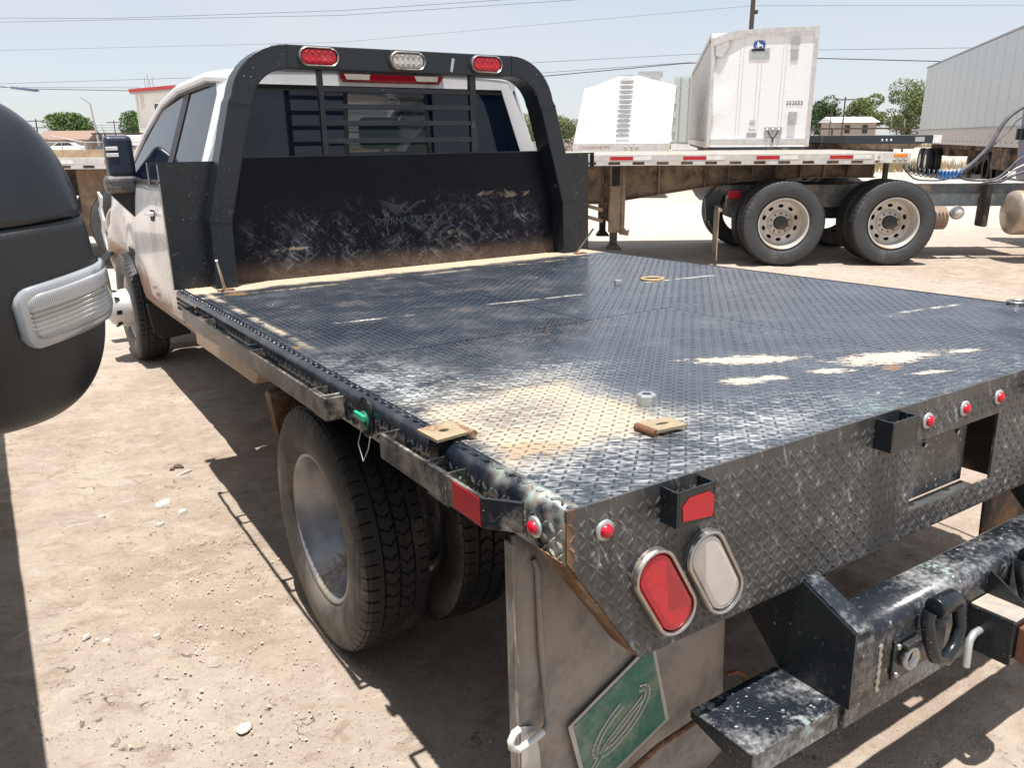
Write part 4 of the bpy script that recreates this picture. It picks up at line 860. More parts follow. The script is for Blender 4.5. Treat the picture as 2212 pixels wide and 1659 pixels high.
# loose nuts lying on the deck
def hexnut(wl, r_, h, label):
    k = MB(); n = 6; vs = []
    for z, rr in ((0, r_), (h * .85, r_), (h, r_ * .9)): vs += [(rr * math.cos(2 * PI * i / n), rr * math.sin(2 * PI * i / n), z) for i in range(n)]
    inn = [(r_ * .55 * math.cos(2 * PI * i / n), r_ * .55 * math.sin(2 * PI * i / n), h) for i in range(n)]; ilo = [(q[0], q[1], 0) for q in inn]
    k.add(vs + inn + ilo, [(a * n + i, a * n + (i + 1) % n, (a + 1) * n + (i + 1) % n, (a + 1) * n + i) for a in range(4) for i in range(n)])
    o = k.build('hex_nut', M['galv']); o.location = TM @ Vector(wl); o.rotation_euler = (-tp, 0, .3); return tag(o, label, 'nut', 'steel nuts lying on the deck')
hexnut((-.689, .355, H + .0015), .0225, .024, 'large zinc hex nut lying on the deck near the dried mud patch')
hexnut((.401, 1.741, H + .0015), .018, .02, 'small hex nut lying mid deck left of the brass ring')

# ================================================================== DARK PICKUP AT LEFT
DP = empty('dark_pickup', (-3.0, 1.2, 0), 0, 'dark pickup parked on the left, only its big black towing mirror in view', 'truck')
def Q_(mb, name, m, parent=DP, **k):
    mb.v = [(v[0] + 3.0, v[1] - 1.2, v[2]) for v in mb.v]; return mb.build(name, m, parent, **k)
prof = [(-1.6, .55), (-1.65, 1.05), (-1.3, 1.22), (.15, 1.30), (.95, 1.88), (2.75, 1.90), (3.05, 1.35), (4.15, 1.33), (4.2, .60)]
Q_(MB().prism(prof[:3] + [(.15, 1.24), (3.05, 1.24), (4.15, 1.30), (4.2, .60)], -3.93, -2.07, 0), 'lower_body', M['darkpaint'], bevel=.05, seg=3)
Q_(MB().prism([(.20, 1.242), (.95, 1.88), (2.7, 1.90), (3.02, 1.242)], -3.78, -2.22, 0), 'cab', M['darkpaint'], bevel=.05, seg=3)
Q_(MB().prism([(.42, 1.30), (1.02, 1.80), (2.6, 1.82), (2.85, 1.30)], -2.2185, -2.2165, 0), 'side_glass', M['carglass'])
for y in (-.65, 3.05): Q_(MB().lathe([(-.12, .22), (-.13, .36), (-.10, .40), (.10, .40), (.13, .36), (.12, .22), (-.12, .22)], (-2.22, y, .40), 0, 40), 'wheel', M['rubber']); Q_(MB().lathe([(-.12, .22), (-.12, .36), (-.10, .40), (.10, .40), (.12, .36), (.12, .22), (-.12, .22)], (-3.78, y, .40), 0, 40), 'wheel', M['rubber'])
# mirror shell: superellipsoid facing the viewer
MCX, MCZ, MA, MBH, NE = -1.925, 1.423, .167, .221, 2.75; YB, DD = .34, .11
def shell(x, z, off=0.):
    u, v = abs(x - MCX) / (MA + off), abs(z - MCZ) / (MBH + off); k = (u ** NE + v ** NE); return YB - (DD + off) * max(0, 1 - k) ** (1 / NE)
def shell_grid(th0, th1, off=0., kmin=0., seamz=None):
    rows = []
    for t in np.linspace(th0, th1, 60):
        c, s_ = math.cos(t), math.sin(t); w = (abs(c) ** NE + abs(s_) ** NE) ** (-1 / NE); row = []
        for k_ in [math.sin(PI / 2 * i / 20) for i in range(21)]: x = MCX + (MA + off) * c * w * k_; z = MCZ + (MBH + off) * s_ * w * k_; row.append((x, YB - (DD + off) * max(0, 1 - k_ ** NE) ** (1 / NE), z))
        row.append((row[-1][0], YB + .04, row[-1][2])); rows.append(row)
    return rows
def cutz(mb, z0, keep_above, slope=0.0):
    bm = bmesh.new(); me = bpy.data.meshes.new('x'); me.from_pydata(mb.v, [], mb.f); bm.from_mesh(me); bmesh.ops.remove_doubles(bm, verts=bm.verts, dist=1e-5)
    no = Vector((-slope, 0, 1)).normalized(); bmesh.ops.bisect_plane(bm, geom=bm.verts[:] + bm.edges[:] + bm.faces[:], plane_co=Vector((MCX, 0, z0)), plane_no=no, clear_inner=keep_above, clear_outer=not keep_above)
    bm.verts.ensure_lookup_table(); out = MB(); out.v = [tuple(v.co) for v in bm.verts]; out.f = [tuple(v.index for v in f.verts) for f in bm.faces]; out.sm = [True] * len(out.f); bm.free(); bpy.data.meshes.remove(me); return out
HP = mat('mirror_shell_plastic', (.014, .016, .018), .42, bump=.0004, bsc=420)
HP2 = mat('mirror_cap_paint', (.012, .015, .020), .30, bump=.0003, bsc=300)
RY = Matrix.Translation((MCX, 0, MCZ)) @ Matrix.Rotation(R(-5), 4, 'Y') @ Matrix.Translation((-MCX, 0, -MCZ))
def shell_rows(za, zb_, off, n=34, m=44, lip=.0):
    rows = []
    for i in range(n + 1):
        z = za + (zb_ - za) * (i / n); 
        if abs(zb_ - MCZ) > MBH * .9: z = MCZ + (zb_ - MCZ) * math.sin(PI / 2 * (i / n)) + (za - MCZ) * (1 - math.sin(PI / 2 * i / n)) 
        wv = max(1e-4, 1 - (abs(z - MCZ) / (MBH + off)) ** NE) ** (1 / NE); row = [(MCX - (MA + off) * wv, YB + .05, z)]
        for j in range(m + 1): x = MCX + (MA + off) * wv * math.sin(PI / 2 * (2 * j / m - 1)) * .99999; row.append((x, shell(x, z, off), z))
        row.append((MCX + (MA + off) * wv, YB + .05, z)); rows.append(row)
    return rows
SZ = MCZ + .052
top_rows = shell_rows(SZ + .0015, MCZ + MBH, 0.); top_rows.insert(0, [(x + (MCX - x) * .04, y + .008, z - .0006) for x, y, z in top_rows[0]])
low_rows = shell_rows(SZ - .0015, MCZ - MBH, -.001); low_rows.insert(0, [(x + (MCX - x) * .04, y + .008, z + .0006) for x, y, z in low_rows[0]])
HP = mat('mirror_shell_plastic', (.014, .016, .018), .42, bump=.0004, bsc=420)
HP2 = mat('mirror_cap_paint', (.012, .015, .020), .30, bump=.0003, bsc=300)
sm_ = Q_(MB().grid(top_rows).xf(RY), 'mirror_cap', HP2); lo_ = Q_(MB().grid(low_rows).xf(RY), 'mirror_lower_shell', HP)
Q_(MB().grid(shell_rows(SZ - .012, SZ + .012, -.012, 3)).xf(RY), 'seam_core', M['dark'])
def lens_grid(x0, x1, zc, hh, off, nx=34, nz=14, slope=.12):
    rows = []
    for i in range(nx + 1):
        u = i / nx; x = x0 + (x1 - x0) * math.sin(u * PI / 2); a = min(1., (x - x0) / .022); hq = hh * (1 - (1 - a) ** 3 * .45) * (1 - .12 * u ** 4); row = []
        for j in range(nz + 1): z = zc + hq * math.sin(PI / 2 * (2 * j / nz - 1)) + slope * (x - x0); e = abs(2 * j / nz - 1); row.append((x, shell(x, z, off - .003 * e ** 8 - (.004 if i == 0 else 0)), z))
        rows.append(row)
    return rows
lens_m = NB('mirror_lamp_lens'); X_, Z_ = lens_m.xyz()[0], lens_m.xyz()[2]
wv_ = lens_m.math('SUBTRACT', Z_, lens_m.add(1.363, lens_m.mul(lens_m.math('SUBTRACT', X_, 1.144), .207)))
edge_ = lens_m.ramp(lens_m.math('ABSOLUTE', wv_), .0165, .0175)
rib = lens_m.ramp(lens_m.math('FRACT', lens_m.mul(wv_, 170)), .15, .5); ribv = lens_m.ramp(lens_m.math('FRACT', lens_m.mul(X_, 480)), .3, .7)
hh_ = lens_m.add(lens_m.mul(edge_, ribv), lens_m.mul(lens_m.math('SUBTRACT', 1., edge_), rib)); lens_m.bump(hh_, .0008, .7); lens_m.b.inputs['Coat Weight'].default_value = 1.
midc = lens_m.mix(lens_m.ramp(wv_, -.006, .010), (.36, .37, .37), (.15, .18, .16)); midc = lens_m.mix(lens_m.mul(rib, .35), midc, (.50, .51, .51))
M['mlens'] = lens_m.fin(lens_m.mix(edge_, midc, lens_m.mix(ribv, (.26, .27, .28), (.42, .43, .44))), .25, .1)
def L_(mb, name, m, **k):
    mb.xf(RY); mb.v = [(v[0] + 3.0, v[1] - 1.2, v[2]) for v in mb.v]; return mb.build(name, m, lo_, **k)
L_(MB().grid(lens_grid(-1.868, MCX + MA + .0065, 1.362, .0365, .0065)), 'turn_lamp_frame', mat('lamp_frame', (.33, .35, .37), .12, .2, coat=1.), solid=.006)
L_(MB().grid(lens_grid(-1.856, MCX + MA + .0090, 1.363, .028, .0095)), 'turn_lamp_lens', M['mlens'], solid=.003)
L_(MB().tube([(-2.06, .34, 1.36), (-2.24, .42, 1.33)], .05, 10), 'mirror_arm', HP)
# ================================================================== SEMI TRACTOR AND FLATBED TRAILER (beyond the truck)
def F(t, z, s): k = (s + 10.245) / 10.245; return (-3.311 + (t + 3.311) * k, s, 1.581 + (z - 1.581) * k)   # slides a point back along the row
FR = math.atan2(-.55806, .8298)
SEMI = empty('semi_tractor', (6.583, 5.742, 0), FR, 'dark blue semi tractor with two pale drive wheels in view under the flatbed trailer nose', 'semi truck')
def S_(mb, name, m, parent=SEMI, **k): return mb.build(name, m, parent, **k)
SW = mat('semi_rim', (.56, .54, .50), .4, .3, dust=.55, dsc=2.5, dcol=(.42, .345, .26)); HUBM = mat('oily_hub', (.03, .028, .026), .5, dust=.3)
stm = tyre_mb(.525, .27, .315, N=480, prof_n=44, groove=(.2, .4, .6, .8), gd=.016, pitchn=54, truck=True)
so = S_(stm, 'tyre', M['rubber'], fix=False); two_mat(so, M['semiwall'], .490); s_me = so.data; bpy.data.objects.remove(so)
k = MB().lathe([(-.118, .318), (-.122, .306), (-.110, .298), (-.06, .292), (-.03, .280), (.03, .278), (.045, .262), (.050, .250)], (0, 0, 0), 0, 60)
disc_holes(k, .050, .168, .250, 10, .022, .034, 0.); k.lathe([(.050, .168), (.040, .150), (.030, .145), (.030, 0)], (0, 0, 0), 0, 48)
k.lathe([(.025, .32), (.13, .32), (.13, .30)], (0, 0, 0), 0, 40)
so = S_(k, 'rim', SW); srim = so.data; bpy.data.objects.remove(so)
k = MB().lathe([(.030, .088), (-.02, .086), (-.03, .080), (-.035, .0)], (0, 0, 0), 0, 28); k.lathe([(-.035, .03), (-.045, .028), (-.045, 0)], (0, 0, 0), 0, 16); so = S_(k, 'hub', HUBM); shub = so.data; bpy.data.objects.remove(so)
nk = MB().lathe([(.03, .017), (.002, .016), (-.005, .010), (-.005, 0)], (0, 0, 0), 0, 8, False); so = S_(nk, 'wheel_nut', M['rusty']); snut = so.data; bpy.data.objects.remove(so)
bk = MB().lathe([(.09, 0), (.09, .31)], (0, 0, 0), 0, 24); so = S_(bk, 'brake_drum', M['dark']); sbk = so.data; bpy.data.objects.remove(so)
def semi_wheel(parent, x, y, z, face=True, dusty=0.):
    w = link_mesh('wheel', s_me, parent, (x, y, z)); w.rotation_euler = (random.uniform(0, 1), 0, PI / 2)
    w.rotation_euler = (0, 0, PI / 2)
    if face:
        link_mesh('rim', srim, w); link_mesh('hub', shub, w); link_mesh('brake_drum', sbk, w)
        for i in range(10): t = 2 * PI * (i + .5) / 10; n_ = link_mesh('wheel_nut', snut, w, (.030, .118 * math.cos(t), .118 * math.sin(t)))
    return w
for (x, y, f_) in ((-.085, .135, 1), (1.28, .135, 1), (-.085, .46, 0), (1.28, .46, 0), (-.085, 2.0, 0), (1.28, 2.0, 0), (-.085, 2.33, 0), (1.28, 2.33, 0)):
    w = semi_wheel(SEMI, x, y, .527, bool(f_))
a, b_ = F(1.60, 1.003, .80), F(1.60, .735, .80); e = F(2.66, .99, .80)
for s_ in (.80, 1.62): S_(MB().box(-.62, 5.0, s_, s_ + .08, b_[2], a[2]), 'frame_rail', mat('frame_grey_blue', (.12, .14, .15), .6, dust=.5) if s_ < 1 else M['chas'])
S_(MB().box(1.62, 3.4, .78, 1.72, a[2] + .003, a[2] + .012), 'catwalk_plate', M['alu'])
S_(MB().box(-.5, 1.7, .95, 1.55, .50, .70), 'suspension', M['chas'], bevel=.03)
for x in (-.085, 1.28): S_(MB().tube([(x, .3, .527), (x, 2.2, .527)], .09, 10), 'axle', M['chas'])
S_(MB().lathe([(0, 0), (0, .46), (.06, .46), (.08, .3)], (.70, 1.22, 1.06), 2, 30), 'fifth_wheel', M['chas'])
k = MB().prism([(-.95, .80), (-.80, .97), (-.50, .98), (-.50, .86), (-.72, .84), (-.80, .55), (-.92, .50)], .62, .68); S_(k, 'rear_bracket', M['blackfb'], bevel=.01)
S_(MB().box(-.66, -.50, .60, .617, .80, .90), 'tail_lamp', M['red_lens'])
S_(MB().tube([(-.88, .02, .70), (-.78, .60, .74)], .022, 10), 'flap_hanger', M['steel'])
rows = [[(-.90 + .035 * (1 - (z - .07) / .66) ** 2 * math.sin(y * 5) + .07 * u, y, z) for u, y in ((i / 8, i / 8 * .58) for i in range(9))] for z in np.linspace(.07, .73, 10)]
S_(MB().grid(rows), 'mud_flap', mat('pale_flap', (.20, .175, .15), .8, dust=.6), solid=.012)
for s_ in (.28,):
    k = MB(); pr = [(0, .0)] + [(.035, .20), (.06, .30), (.10, .31), (1.5, .31)]
    k.lathe([(x_, r_ * .9) for x_, r_ in pr], (2.85, .36, .62), 0, 36); S_(k, 'fuel_tank', M['tankalu'])
S_(MB().box(2.66, 2.74, .55, .75, .42, .98), 'tank_bracket', M['chas'], bevel=.02)
S_(MB().lathe([(0, 0), (.02, .13), (.10, .15), (.5, .15)], (1.75, .75, .52), 0, 20), 'air_tank', mat('brown_air_tank', (.22, .15, .10), .6, dust=.5)); S_(MB().sphere((2.35, .62, .60), .09, 14, 10), 'air_dryer', M['alu'])
# cab back
k = MB().prism([(4.06, 1.00), (4.03, 1.40), (4.00, 2.2), (4.04, 3.4), (6.2, 3.3), (7.2, 1.9), (7.3, .8), (4.12, .80)], .06, 2.42); S_(k, 'cab', M['blue'], bevel=.04)
S_(MB().box(3.97, 3.995, 2.25, 2.27, 1.50, 1.66), 'grab_handle', M['black_plastic']); S_(MB().box(3.95, 3.995, 2.32, 2.36, 1.50, 1.66), 'cab_latch', M['black_plastic'])
def hosep(pts, r, m_, nm, s0=.5, s1=.5):
    n = len(pts); q = [Vector(F(p[0], p[1], s0 + (s1 - s0) * i / (n - 1))) for i, p in enumerate(pts)]
    # smooth
    out = []
    for i in range(n - 1):
        p0, p1, p2, p3 = q[max(i - 1, 0)], q[i], q[i + 1], q[min(i + 2, n - 1)]
        for j in range(6): t = j / 6; out.append(.5 * ((2 * p1) + (-p0 + p2) * t + (2 * p0 - 5 * p1 + 4 * p2 - p3) * t * t + (-p0 + 3 * p1 - 3 * p2 + p3) * t ** 3))
    out.append(q[-1]); return S_(MB().tube(out, r, 7), nm, m_)
hosep([(3.25, 1.95), (2.75, 1.93), (2.55, 1.84), (2.42, 1.70), (2.30, 1.45), (2.12, 1.24), (1.97, 1.125)], .026, M['hose'], 'hose_bundle')
hosep([(3.2, 1.85), (2.66, 1.78), (2.50, 1.62), (2.32, 1.42), (2.2, 1.25), (2.0, 1.12)], .008, M['hose'], 'air_hose')
hosep([(1.28, 1.235), (1.35, 1.15), (1.46, 1.065), (1.62, 1.045), (1.80, 1.05), (1.95, 1.085), (2.05, 1.07), (2.3, 1.035), (2.45, 1.06), (2.55, 1.14), (2.66, 1.22), (3.2, 1.6)], .010, M['hose'], 'cable')
hosep([(1.97, 1.12), (2.05, 1.06), (2.25, 1.04), (2.45, 1.07), (2.6, 1.20), (2.7, 1.3), (3.2, 1.6)], .014, M['hose'], 'air_hose')
hosep([(2.3, 1.03), (2.45, 1.045), (2.6, 1.13), (2.7, 1.2), (3.2, 1.4)], .014, M['ltgrey'], 'air_hose'); hosep([(2.35, 1.03), (2.5, 1.03), (2.6, 1.08), (2.7, 1.12), (3.2, 1.3)], .018, M['hose'], 'air_hose')
def coil(t0, z0, t1, z1, n, r, m_, nm):
    pts = []; N_ = n * 14
    for i in range(N_ + 1):
        u = i / N_; a = 2 * PI * n * u; c = Vector(F(t0 + (t1 - t0) * u, z0 + (z1 - z0) * u - .02 * math.sin(PI * u), .5)); pts.append(c + Vector((0, r * math.sin(a), r * math.cos(a))))
    S_(MB().tube(pts, .0075, 5), nm, m_)
coil(1.32, 1.20, 1.73, 1.125, 7, .048, mat('dark_coil', (.06, .075, .085), .4), 'coiled_air_line'); coil(1.73, 1.125, 2.0, 1.135, 6, .050, M['bluehose'], 'coiled_air_line')

FT = empty('flatbed_trailer', (6.583, 5.742, 0), FR, 'long empty flatbed trailer with pale side rail and red tape, hooked to the blue tractor', 'trailer')
def V_(mb, name, m, parent=FT, **k): return mb.build(name, m, parent, **k)
XL_, XR_ = -12.9, 1.36
V_(MB().box(XL_, 1.0, 0, .022, 1.300, 1.372), 'side_rail', M['alu'], bevel=.003); V_(MB().box(1.002, XR_ + .012, -.004, .022, 1.258, 1.378), 'nose_rail', mat('clean_alu', (.66, .66, .65), .4, .3, dust=.3), bevel=.003)
V_(MB().box(XL_, 1.0, .0, .05, 1.288, 1.2995), 'rail_lip', M['alu']); V_(MB().box(XL_, 1.0, .0, .012, 1.244, 1.252), 'rail_bottom', M['alu'])
for i in range(47):
    x = .88 - i * .295
    V_(MB().box(x - .075, x + .075, .0, .052, 1.2525, 1.2875), 'pocket', M['alu'])
V_(MB().box(XL_, 1.0, .0525, .060, 1.244, 1.30), 'rail_back', M['brownbeam'])
nb = 17
for i in range(nb):
    y0 = .024 + i * 2.50 / nb; V_(MB().box(XL_, XR_ - .02, y0 + .002, y0 + 2.50 / nb - .003, 1.335, 1.372 + random.uniform(-.002, .004)), 'deck_plank', M['alu'] if i % 5 else M['wood'])
V_(MB().box(XL_, XR_, 2.528, 2.55, 1.25, 1.378), 'side_rail', M['alu'])
V_(MB().box(XR_ - .018, XR_ + .012, .023, 2.527, 1.25, 1.378), 'nose_beam', M['alu'])
for i in range(15):
    x = .537 - i * .8895
    if x < XL_ + .3: break
    V_(MB().box(x - .140, x + .140, -.0035, -.0005, 1.308, 1.350), 'red_tape', M['redtape']); V_(MB().box(x + .142, x + .36, -.0035, -.0005, 1.308, 1.350), 'white_tape', M['reflect_w'])
V_(MB().box(1.165, 1.330, -.016, -.0045, 1.328, 1.362), 'side_marker', M['orange'], bevel=.004)
for x in (1.178, 1.248, 1.315): V_(MB().lathe([(0, 0), (0, .019), (-.008, .017), (-.010, 0)], (x, -.0045, 1.288), 1, 14), 'round_reflector', M['tankalu'])
V_(MB().box(.93, 1.045, -.0075, -.0045, 1.29, 1.362), 'sticker', M['reflect_w']); V_(MB().text('G', .055, Matrix.Translation((.985, -.008, 1.307)) @ Matrix.Rotation(R(90), 4, 'X'), .001), 'sticker_print', M['print'])
BZ = [(-12.5, 1.05), (-9.5, 1.04), (-8.0, .80), (-2.36, .80), (-1.508, .93), (-.665, 1.063), (.2, 1.098), (.95, 1.098), (.95, 1.243), (-12.5, 1.243)]
for s_ in (.72, 1.80):
    pr = [(F(a, b2, .72)[0], F(a, b2, .72)[2] if b2 < 1.24 else 1.243) for a, b2 in BZ]
    bm_ = V_(MB().prism(pr, s_, s_ + .015), 'main_beam', M['brownbeam'])
    fl = MB()
    for (a0, z0), (a1, z1) in zip(pr[:7], pr[1:8]): fl.prism([(a0, z0 - .014), (a1, z1 - .014), (a1, z1 - .001), (a0, z0 - .001)], s_ - .06, s_ + .07)
    V_(fl, 'beam_flange', M['brownbeam'], bm_)
    if s_ < 1:
        for t_ in (-2.36, -1.67, -1.11, -.822, -.535, -.25, .05, .33, .62): q = F(t_, 1.2, .72)[0]; zb_ = np.interp(q, [p[0] for p in pr[:8]], [p[1] for p in pr[:8]]); V_(MB().box(q - .012, q + .012, s_ - .05, s_ - .002, zb_, 1.243), 'beam_stiffener', M['brownbeam'], bm_)
for i in range(30): x = .9 - i * .46; V_(MB().box(x - .02, x + .02, .06, 2.5, 1.245, 1.333), 'cross_member', M['brownbeam'])
# landing gear
for (s_, nm_) in ((.40, 1), (1.95, 0)):
    lg = MB(); x0, z0 = F(-2.262, .43, .4)[0], F(-2.26, .43, .4)[2]; x1 = F(-2.125, .43, .4)[0]
    lg.box(x0, x1, s_, s_ + .13, z0, 1.243); g_ = V_(lg, 'landing_leg', M['brownbeam'], bevel=.008)
    V_(MB().box(x0 + .02, x1 - .03, s_ + .02, s_ + .11, .20, z0), 'inner_leg', M['chas'], g_); V_(MB().prism([(x0 - .03, .165), (x1 + .03, .165), (x1 - .02, .235), (x0 + .02, .235)], s_ - .05, s_ + .18), 'foot', M['chas'], g_, bevel=.01)
    V_(MB().box(x1 + .006, x1 + .06, s_ + .02, s_ + .12, z0 + .05, 1.24), 'gearbox_plate', M['brownbeam'], g_)
    V_(MB().box(x0 + .02, x1 - .02, s_ - .006, s_ - .002, .98, 1.22), 'leg_window', M['dark'], g_)
    V_(MB().prism([(x1 + .0, .52), (x1 + .10, .40), (x1 + .13, .42), (x1 + .115, .34), (x1 + .0, .36)], s_ + .04, s_ + .10), 'crank_bracket', M['brownbeam'], g_)
for (z0, z1) in ((.67, .80), (.53, .66)): V_(MB().bar((-2.3, .46, z0), (-3.3, .46, z1 + .15), .03, .045), 'leg_brace', M['brownbeam'])
for x in (-8.30, -9.62): semi_wheel(FT, x, .135, .545); semi_wheel(FT, x, 2.3, .545, False)
V_(MB().box(-9.05, -8.56, .30, .50, .38, 1.243), 'suspension_hanger', mat('tan_mud', (.26, .17, .11), .9, dust=.5), bevel=.02)
V_(MB().box(-10.6, -7.6, .45, .7, .62, .80), 'slider_rail', M['chas'])
LB = empty('lumber_board', (6.583, 5.742, 0), FR, 'long tan lumber boards lying on the deck at the left end of the flatbed trailer', 'lumber')
MB().box(-9.6, -7.3, .35, .48, 1.379, 1.470).build('board', M['wood'], LB); MB().box(-9.4, -7.0, .50, .62, 1.379, 1.42).build('board', M['wood'], LB)

# ================================================================== HOPPER TRAILER
HT = empty('hopper_trailer', (11.63, 16.88, 0), R(-38.5), 'bright white peaked hopper trailer end with a column of ladder rungs', 'trailer')
def K_(mb, name, m, parent=HT, **k):
    mb.v = [(v[0], v[1], v[2] if v[2] < 1.1 else 1.22 + (v[2] - 1.29) * 1.242) for v in mb.v]; return mb.build(name, m, parent, **k)
fr_ = [(0, .0, 1.45), (2.80, .0, 1.45), (2.93, .30, 2.60), (1.90, .36, 2.80), (1.38, .36, 2.82), (.40, .30, 2.57), (.30, .29, 2.56)]
bk_ = [(x, 6.5 - y, z) for x, y, z in fr_]
k = MB().add(fr_ + bk_, [tuple(range(7)), tuple(range(13, 6, -1))] + [(i, (i + 1) % 7, 7 + (i + 1) % 7, 7 + i) for i in range(7)]); K_(k, 'hopper_body', M['purewhite'])
rl_ = K_(MB().box(-.02, 2.80, -.03, .0, 1.285, 1.448), 'front_sill', M['alu'])
K_(MB().text('ROADHOUND MFG', .092, Matrix.Translation((.66, -.031, 1.335)) @ Matrix.Rotation(R(90), 4, 'X'), .001, 1.0), 'maker_lettering', M['redprint'], rl_); K_(MB().text('C', .10, Matrix.Translation((.19, -.031, 1.332)) @ Matrix.Rotation(R(90), 4, 'X'), .001), 'maker_logo', M['redtape'], rl_)
for x in (1.52, 1.68, 1.84): K_(MB().lathe([(0, 0), (0, .035), (-.02, .03), (-.03, 0)], (x, -.031, 1.37), 1, 10), 'coupling', M['ltgrey'], rl_)
for i in range(13):
    u = i / 12; z = 1.60 + u * 1.20; y = (z - 1.45) * .26 - .03; x = 1.42 + .10 * u
    K_(MB().box(x - .20, x + .20, y - .03, y, z, z + .018), 'ladder_rung', M['rung']); 
    if i: K_(MB().box(x - .15, x + .15, y - .02, y + .01, z - .058, z - .046), 'ladder_rung', M['rung'])
K_(MB().box(1.85, 2.55, .5, .9, 2.76, 2.90), 'top_walkway', M['galv']); K_(MB().box(2.25, 2.5, .5, .9, 2.60, 2.757), 'walkway_bracket', M['ltgrey'])
for x in (.5, 2.2): K_(MB().box(x, x + .12, .8, .92, .0, 1.45), 'landing_leg', M['chas'])
for x in (.0, 2.55): K_(MB().lathe([(0, .28), (0, .5), (.25, .5), (.25, .28)], (x, 5.2, .5), 0, 24), 'wheel', M['rubber'])
K_(MB().box(.3, 2.5, .1, 6.3, 1.15, 1.28), 'chassis', M['chas']); HT.scale = (.90, 1, 1)

# ================================================================== DAMAGED WHITE VAN TRAILER
VT = empty('van_trailer', (13.80, 14.13, 0), -.752, 'white box trailer facing the yard with crumpled upper left corner, dog badge and number 252055', 'trailer')
def N_(mb, name, m, parent=VT, **k): return mb.build(name, m, parent, **k)
Wd, Z0, ZT = 2.34, 1.32, 4.06
rows = []
for i in range(29):
    u = i / 28; row = []
    for j in range(25):
        v = j / 24; top = ZT - .16 * max(0, (.22 - u) / .22) ** 1.3 - .03 * (1 - u); z = 1.53 + (top - .16 - 1.53) * v; c_ = max(0, 1 - u / (.16 + .16 * v)); cr_ = max(0, v - .25) * c_
        row.append((u * Wd + .03 * cr_ ** 1.2, .10 * cr_ + .02 * math.sin(v * 14) * c_ * .6 + (.05 * math.sin(v * 7 + 1) if u < .02 else 0), z))
    rows.append(row)
N_(MB().grid(rows, False), 'front_panel', M['vanwhite'], solid=.01)
tr_ = [(-.03, ZT - .22), (.28, ZT - .10), (.60, ZT - .04), (1.2, ZT - .01), (Wd, ZT)]
k = MB().prism([(a, b2 - .17) for a, b2 in tr_] + [(a, b2) for a, b2 in tr_[::-1]], -.035, .03); N_(k, 'top_rail', M['alu'])
k = MB().prism([(.0, 3.46), (-.02, ZT - .24), (.36, ZT - .14), (.33, 3.64), (.20, 3.42)], -.03, -.012); N_(k, 'torn_corner_skin', M['alu'])
N_(MB().box(Wd - .03, Wd + .06, -.04, .08, Z0, ZT + .01), 'corner_post', M['alu']); N_(MB().box(-.06, .03, -.03, .08, Z0, ZT - .24), 'corner_post', M['alu'])
for (z0, z1, m_) in ((1.50, 1.528, 'vanwhite'), (1.375, 1.495, 'alu'), (Z0, 1.37, 'vanwhite'), (Z0 - .07, Z0 - .005, 'blackfb')): N_(MB().box(.035, Wd - .035, -.045, .06, z0, z1), 'sill_rail', M[m_])
k = MB()
for (x0, x1, y0, y1, z0, z1) in ((-.04, .0, .0, 14.5, Z0, 3.85), (Wd, Wd + .04, .1, 14.5, Z0, ZT - .02)): k.box(x0, x1, y0, y1, z0, z1)
N_(k, 'side_wall', M['vanwhite']); N_(MB().add([(-.05, -.03, ZT - .22), (.28, -.03, ZT - .10), (.6, -.03, ZT - .04), (Wd, -.03, ZT - .002), (Wd, .9, ZT), (.6, .9, ZT), (.28, .9, ZT), (-.05, .9, ZT - .01)], [(0, 1, 6, 7), (1, 2, 5, 6), (2, 3, 4, 5)]), 'roof_front', M['alu'], solid=.012); N_(MB().prism([(0, 3.4), (0, ZT - .23), (.9, ZT - .02), (.9, 3.4)], -.052, -.042, 0), 'side_header', M['vanwhite']); N_(MB().box(-.04, Wd + .04, .9, 14.5, ZT - .05, ZT), 'roof', M['alu']); N_(MB().box(-.03, Wd + .03, 14.40, 14.5, Z0, ZT - .05), 'rear_wall', M['vanwhite']); N_(MB().box(0, Wd, .1, 14.4, Z0 - .1, Z0 + .02), 'floor', M['chas'])
for i in range(34): y = .25 + i * .42; N_(MB().box(-.065, -.041, y, y + .05, Z0, 3.95 + (.15 if i > 2 else -.1)), 'side_post', M['alu'])
N_(MB().box(-.075, -.041, .1, 14.5, Z0 - .02, Z0 + .14), 'bottom_rail', M['alu']); N_(MB().box(-.075, -.041, .9, 14.5, 3.97, ZT + .01), 'top_side_rail', M['alu'])
def rivets(x0, z0, x1, z1, n, y=-.012):
    k = MB()
    for i in range(n): k.obox((x0 + (x1 - x0) * i / (n - 1), y, z0 + (z1 - z0) * i / (n - 1)), (.012, .008, .012))
    return tag(N_(k, 'rivets', M['ltgrey']), kind='stuff')
rivets(.1, 1.55, 2.28, 1.55, 60); rivets(.7, 3.93, 2.28, 3.96, 50, -.038)
for x in (.62, .70, 1.05, 1.14, 1.62, 1.70): rivets(x, 1.6, x, 3.9, 40)
bd = N_(MB().prism(oval(1.05, 3.68, .14, .10), -.018, -.013), 'dog_badge', M['decalblue'])
dog = [(.97, 3.66), (.985, 3.70), (.985, 3.735), (1.0, 3.76), (1.0, 3.79), (.985, 3.80), (1.01, 3.815), (1.035, 3.795), (1.045, 3.765), (1.09, 3.750), (1.13, 3.72), (1.135, 3.67), (1.12, 3.665), (1.115, 3.70), (1.09, 3.71), (1.05, 3.705), (1.03, 3.66), (1.015, 3.66), (1.02, 3.70), (1.0, 3.70), (.985, 3.66)]
dog = [(x, z - .055) for x, z in dog]
N_(MB().prism(dog, -.0205, -.0185), 'dog_figure', M['reflect_w'], bd)
